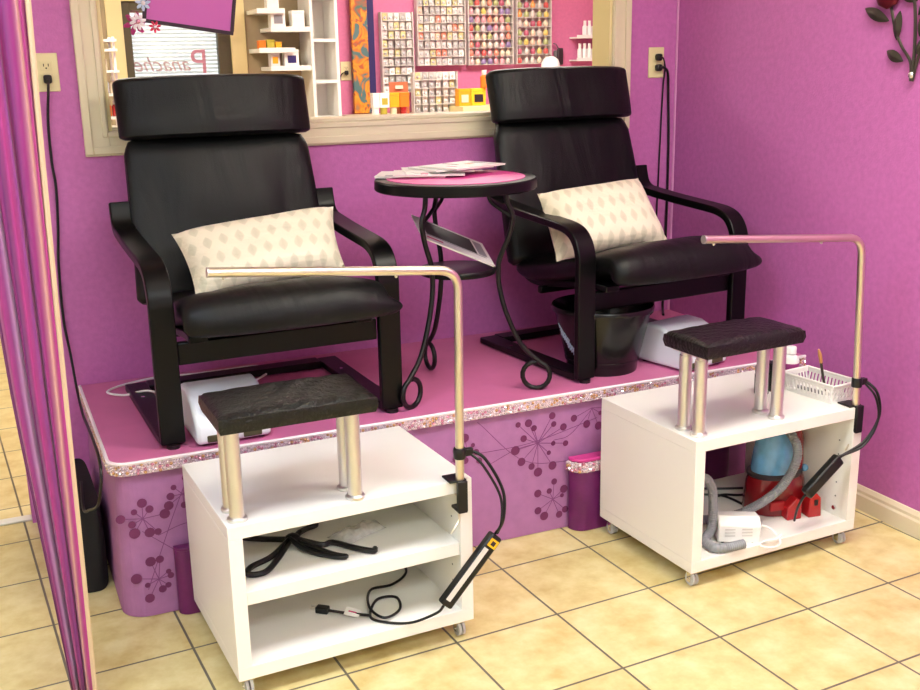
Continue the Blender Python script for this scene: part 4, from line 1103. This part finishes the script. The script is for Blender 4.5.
# nail polish racks
def rack(label, x0, x1, z0, z1, rows, y, m_='acrylic'):
    t = thing('polish_rack', label, 'rack', ((x0+x1)/2, y, z0))
    hw = (x1-x0)/2
    MB().bb(-hw, hw, .020, .0275, 0, z1-z0).build('back_panel', m_, t)
    for s_ in (-1, 1): MB().bb(s_*hw-.003, s_*hw+.003, -.028, .0195, 0, z1-z0).build('side', m_, t)
    zs = []
    for r_ in range(rows):
        zz_ = (z1-z0)*(r_+.08)/rows; zs.append(z0+zz_)
        MB().bb(-hw+.0035, hw-.0035, -.026, .0195, zz_-.004, zz_).build('ledge', m_, t)
    return zs
rn = random.Random(21)
polish = {}
for nm, rgb in (('red', (206, 36, 40)), ('coral', (236, 120, 92)), ('pink', (238, 150, 170)), ('peach', (246, 206, 170)), ('cream', (246, 232, 196)), ('yellow', (240, 206, 70)), ('orange', (238, 140, 40)), ('green', (150, 176, 90)), ('violet', (110, 90, 170)), ('pale pink', (244, 206, 214)), ('pearl', (226, 222, 214)), ('berry', (176, 40, 84))):
    M['pol_'+nm] = mat('polish_'+nm.replace(' ', '_'), tuple(.62*a+.38*b_ for a, b_ in zip(rgb, (214, 190, 172))), .15, coat=.4)
    b = MB().lathe([(.010, 0), (.0155, .003), (.0175, .012), (.0165, .026), (.010, .034), (.0085, .036)], seg=10)
    o = b.build('nail_polish', 'pol_'+nm)
    b2 = MB().lathe([(.0078, .0345), (.0085, .036), (.0072, .052)], seg=8)
    cap = b2.build('cap', rn.choice(['white_edge', 'cream', 'label', 'pol_'+nm]), o)
    polish[nm] = o; o['_p'] = 1
used = set()
def fill(zs, x0, x1, n, y, where, wts):
    for z_ in zs:
        for i in range(n):
            nm = rn.choice(wts); src = polish[nm]
            if nm in used:
                o = src.copy(); COL.objects.link(o)
                for ch in src.children:
                    c = ch.copy(); COL.objects.link(c); c.parent = o
            else: o = src; used.add(nm)
            if '_p' in o: del o['_p']
            o.location = (x0+(x1-x0)*(i+.5)/n+rn.uniform(-.002, .002), y-.004+rn.uniform(-.003, .003), z_+.0006)
            tag(o, f'{nm} nail polish bottle on the {where} bottle rack of the far wall', 'nail polish', f'{nm} nail polish on the {where} rack')
zs = rack('clear rack of mostly pink and coral nail polish, left of the two bottle racks', 2.415, 2.735, 1.43, 1.90, 9, 2.972)
fill(zs, 2.42, 2.73, 7, 2.972, 'left', ['pink', 'coral', 'peach', 'pale pink', 'cream', 'pearl', 'red', 'pink', 'peach', 'yellow', 'green', 'violet', 'cream', 'berry', 'pale pink'])
zs = rack('clear rack of mixed yellow, orange and pearl nail polish, right of the two bottle racks', 2.765, 3.02, 1.43, 1.90, 8, 2.972)
fill(zs, 2.77, 3.015, 5, 2.972, 'right', ['orange', 'yellow', 'pearl', 'red', 'cream', 'pearl', 'green', 'peach', 'coral', 'berry'])
for nm, o in list(polish.items()):
    if nm not in used:
        for ch in list(o.children): bpy.data.objects.remove(ch)
        bpy.data.objects.remove(o)
# racks of small packets
packs = []
for m_, nm in (('silverpack', 'silvery'), ('greypack', 'grey'), ('khakipack', 'khaki'), ('white_edge', 'white'), ('pol_peach', 'peach'), ('pol_coral', 'coral')):
    b = MB().m(0).bb(-.016, .016, -.003, .003, 0, .044).m(1).ball((0, -.004, .017), .011, 1, (1, .5, 1))
    packs.append((b.build('nail_art_packet', [m_, 'clear' if m_ != 'white_edge' else 'silverpack'], smooth=False), nm))
pused = set()
def fillp(zs, x0, x1, n, y, where, wts):
    for z_ in zs:
        for i in range(n):
            k = rn.choice(wts); src, nm = packs[k]
            o = src if k not in pused else src.copy()
            if k in pused: COL.objects.link(o)
            pused.add(k)
            o.location = (x0+(x1-x0)*(i+.5)/n+rn.uniform(-.003, .003), y-.012, z_+.0006); o.rotation_euler = (rn.uniform(-.12, .02), 0, rn.uniform(-.2, .2))
            tag(o, f'small {nm} packet on the {where} packet rack of the far wall', 'packet', f'{nm} packets on the {where} rack')
zs = rack('narrow grey packet rack next to the tall canvas', 1.818, 2.028, 1.27, 1.76, 9, 2.972); fillp(zs, 1.822, 2.024, 5, 2.972, 'narrow', [0, 1, 2, 0, 1, 2, 3])
zs = rack('wide grey packet rack between the narrow rack and the bottle racks', 2.06, 2.39, 1.432, 1.90, 9, 2.972, 'acrylic'); fillp(zs, 2.065, 2.385, 8, 2.972, 'wide', [0, 1, 0, 1, 2, 0, 4, 0, 1, 5, 3])
zs = rack('low grey packet rack standing on the far counter', 1.955, 2.25, CZ, 1.395, 5, 2.80); fillp(zs, 1.96, 2.245, 6, 2.80, 'low', [0, 1, 0, 1, 2, 3])
for k, (o, nm) in enumerate(packs):
    if k not in pused: bpy.data.objects.remove(o)

# ------------------------------------------------------------------ ceiling lamps
def ceiling_lamp(label, x, y, w_, d_, e, tint):
    t = thing('ceiling_light', label, 'ceiling light', (x, y, ZC), 0, 'ceiling light panels')
    MB().bb(-w_/2-.03, w_/2+.03, -d_/2-.03, -d_/2, -.04, -.0005).bb(-w_/2-.03, w_/2+.03, d_/2, d_/2+.03, -.04, -.0005).bb(-w_/2-.03, -w_/2, -d_/2, d_/2, -.04, -.0005).bb(w_/2, w_/2+.03, -d_/2, d_/2, -.04, -.0005).build('frame', 'white', t)
    m_ = mat('lamp_diffuser', (255, 252, 246), .5, emit=(tint, e))
    MB().bb(-w_/2, w_/2, -d_/2, d_/2, -.03, -.024).build('diffuser', m_, t)
EXP = 1.26
ceiling_lamp('ceiling light panel over the right cabinet in the front room', 1.2, -2.0, 1.2, .6, 8.7, (255, 250, 234))
ceiling_lamp('ceiling light panel over the left of the front room', -1.1, -2.2, 1.2, .6, 8.5, (222, 238, 255))
ceiling_lamp('ceiling light panel behind the viewer in the front room', .2, -4.0, 1.2, .6, 11, (240, 250, 252))
ceiling_lamp('ceiling light panel in the middle of the far room', 2.2, 1.7, 1.2, .6, 11, (255, 248, 236))
ceiling_lamp('ceiling light panel at the left of the far room', -.2, 1.6, 1.2, .6, 9, (255, 246, 230))

wd = bpy.data.worlds.new('World'); S.world = wd; wd.use_nodes = True
nt = wd.node_tree; bgn = nt.nodes['Background']; bgn.inputs['Color'].default_value = (.95, .98, 1, 1); bgn.inputs['Strength'].default_value = .55

# ------------------------------------------------------------------ camera
cd = bpy.data.cameras.new('camera'); cam = bpy.data.objects.new('camera', cd); COL.objects.link(cam)
f_, yaw, pit, rol = 1070.08, .4178, .2591, -.0190
fwd = Vector((math.sin(yaw)*math.cos(pit), math.cos(yaw)*math.cos(pit), -math.sin(pit)))
rt = Vector((math.cos(yaw), -math.sin(yaw), 0)); up = rt.cross(fwd)
R_ = rt*math.cos(rol)+up*math.sin(rol); U_ = up*math.cos(rol)-rt*math.sin(rol)
mw = Matrix((R_, U_, -fwd)).transposed().to_4x4(); mw.translation = Vector((-.5887, -3.5854, 1.4556)); cam.matrix_world = mw
cd.sensor_fit = 'HORIZONTAL'; cd.sensor_width = 36; cd.lens = f_/920*36; cd.clip_start = .02
S.camera = cam
vs = S.view_settings; S.display_settings.display_device = 'sRGB'; vs.view_transform = 'Standard'; vs.look = 'None'; vs.exposure = EXP; vs.gamma = 1; vs.use_curve_mapping = False
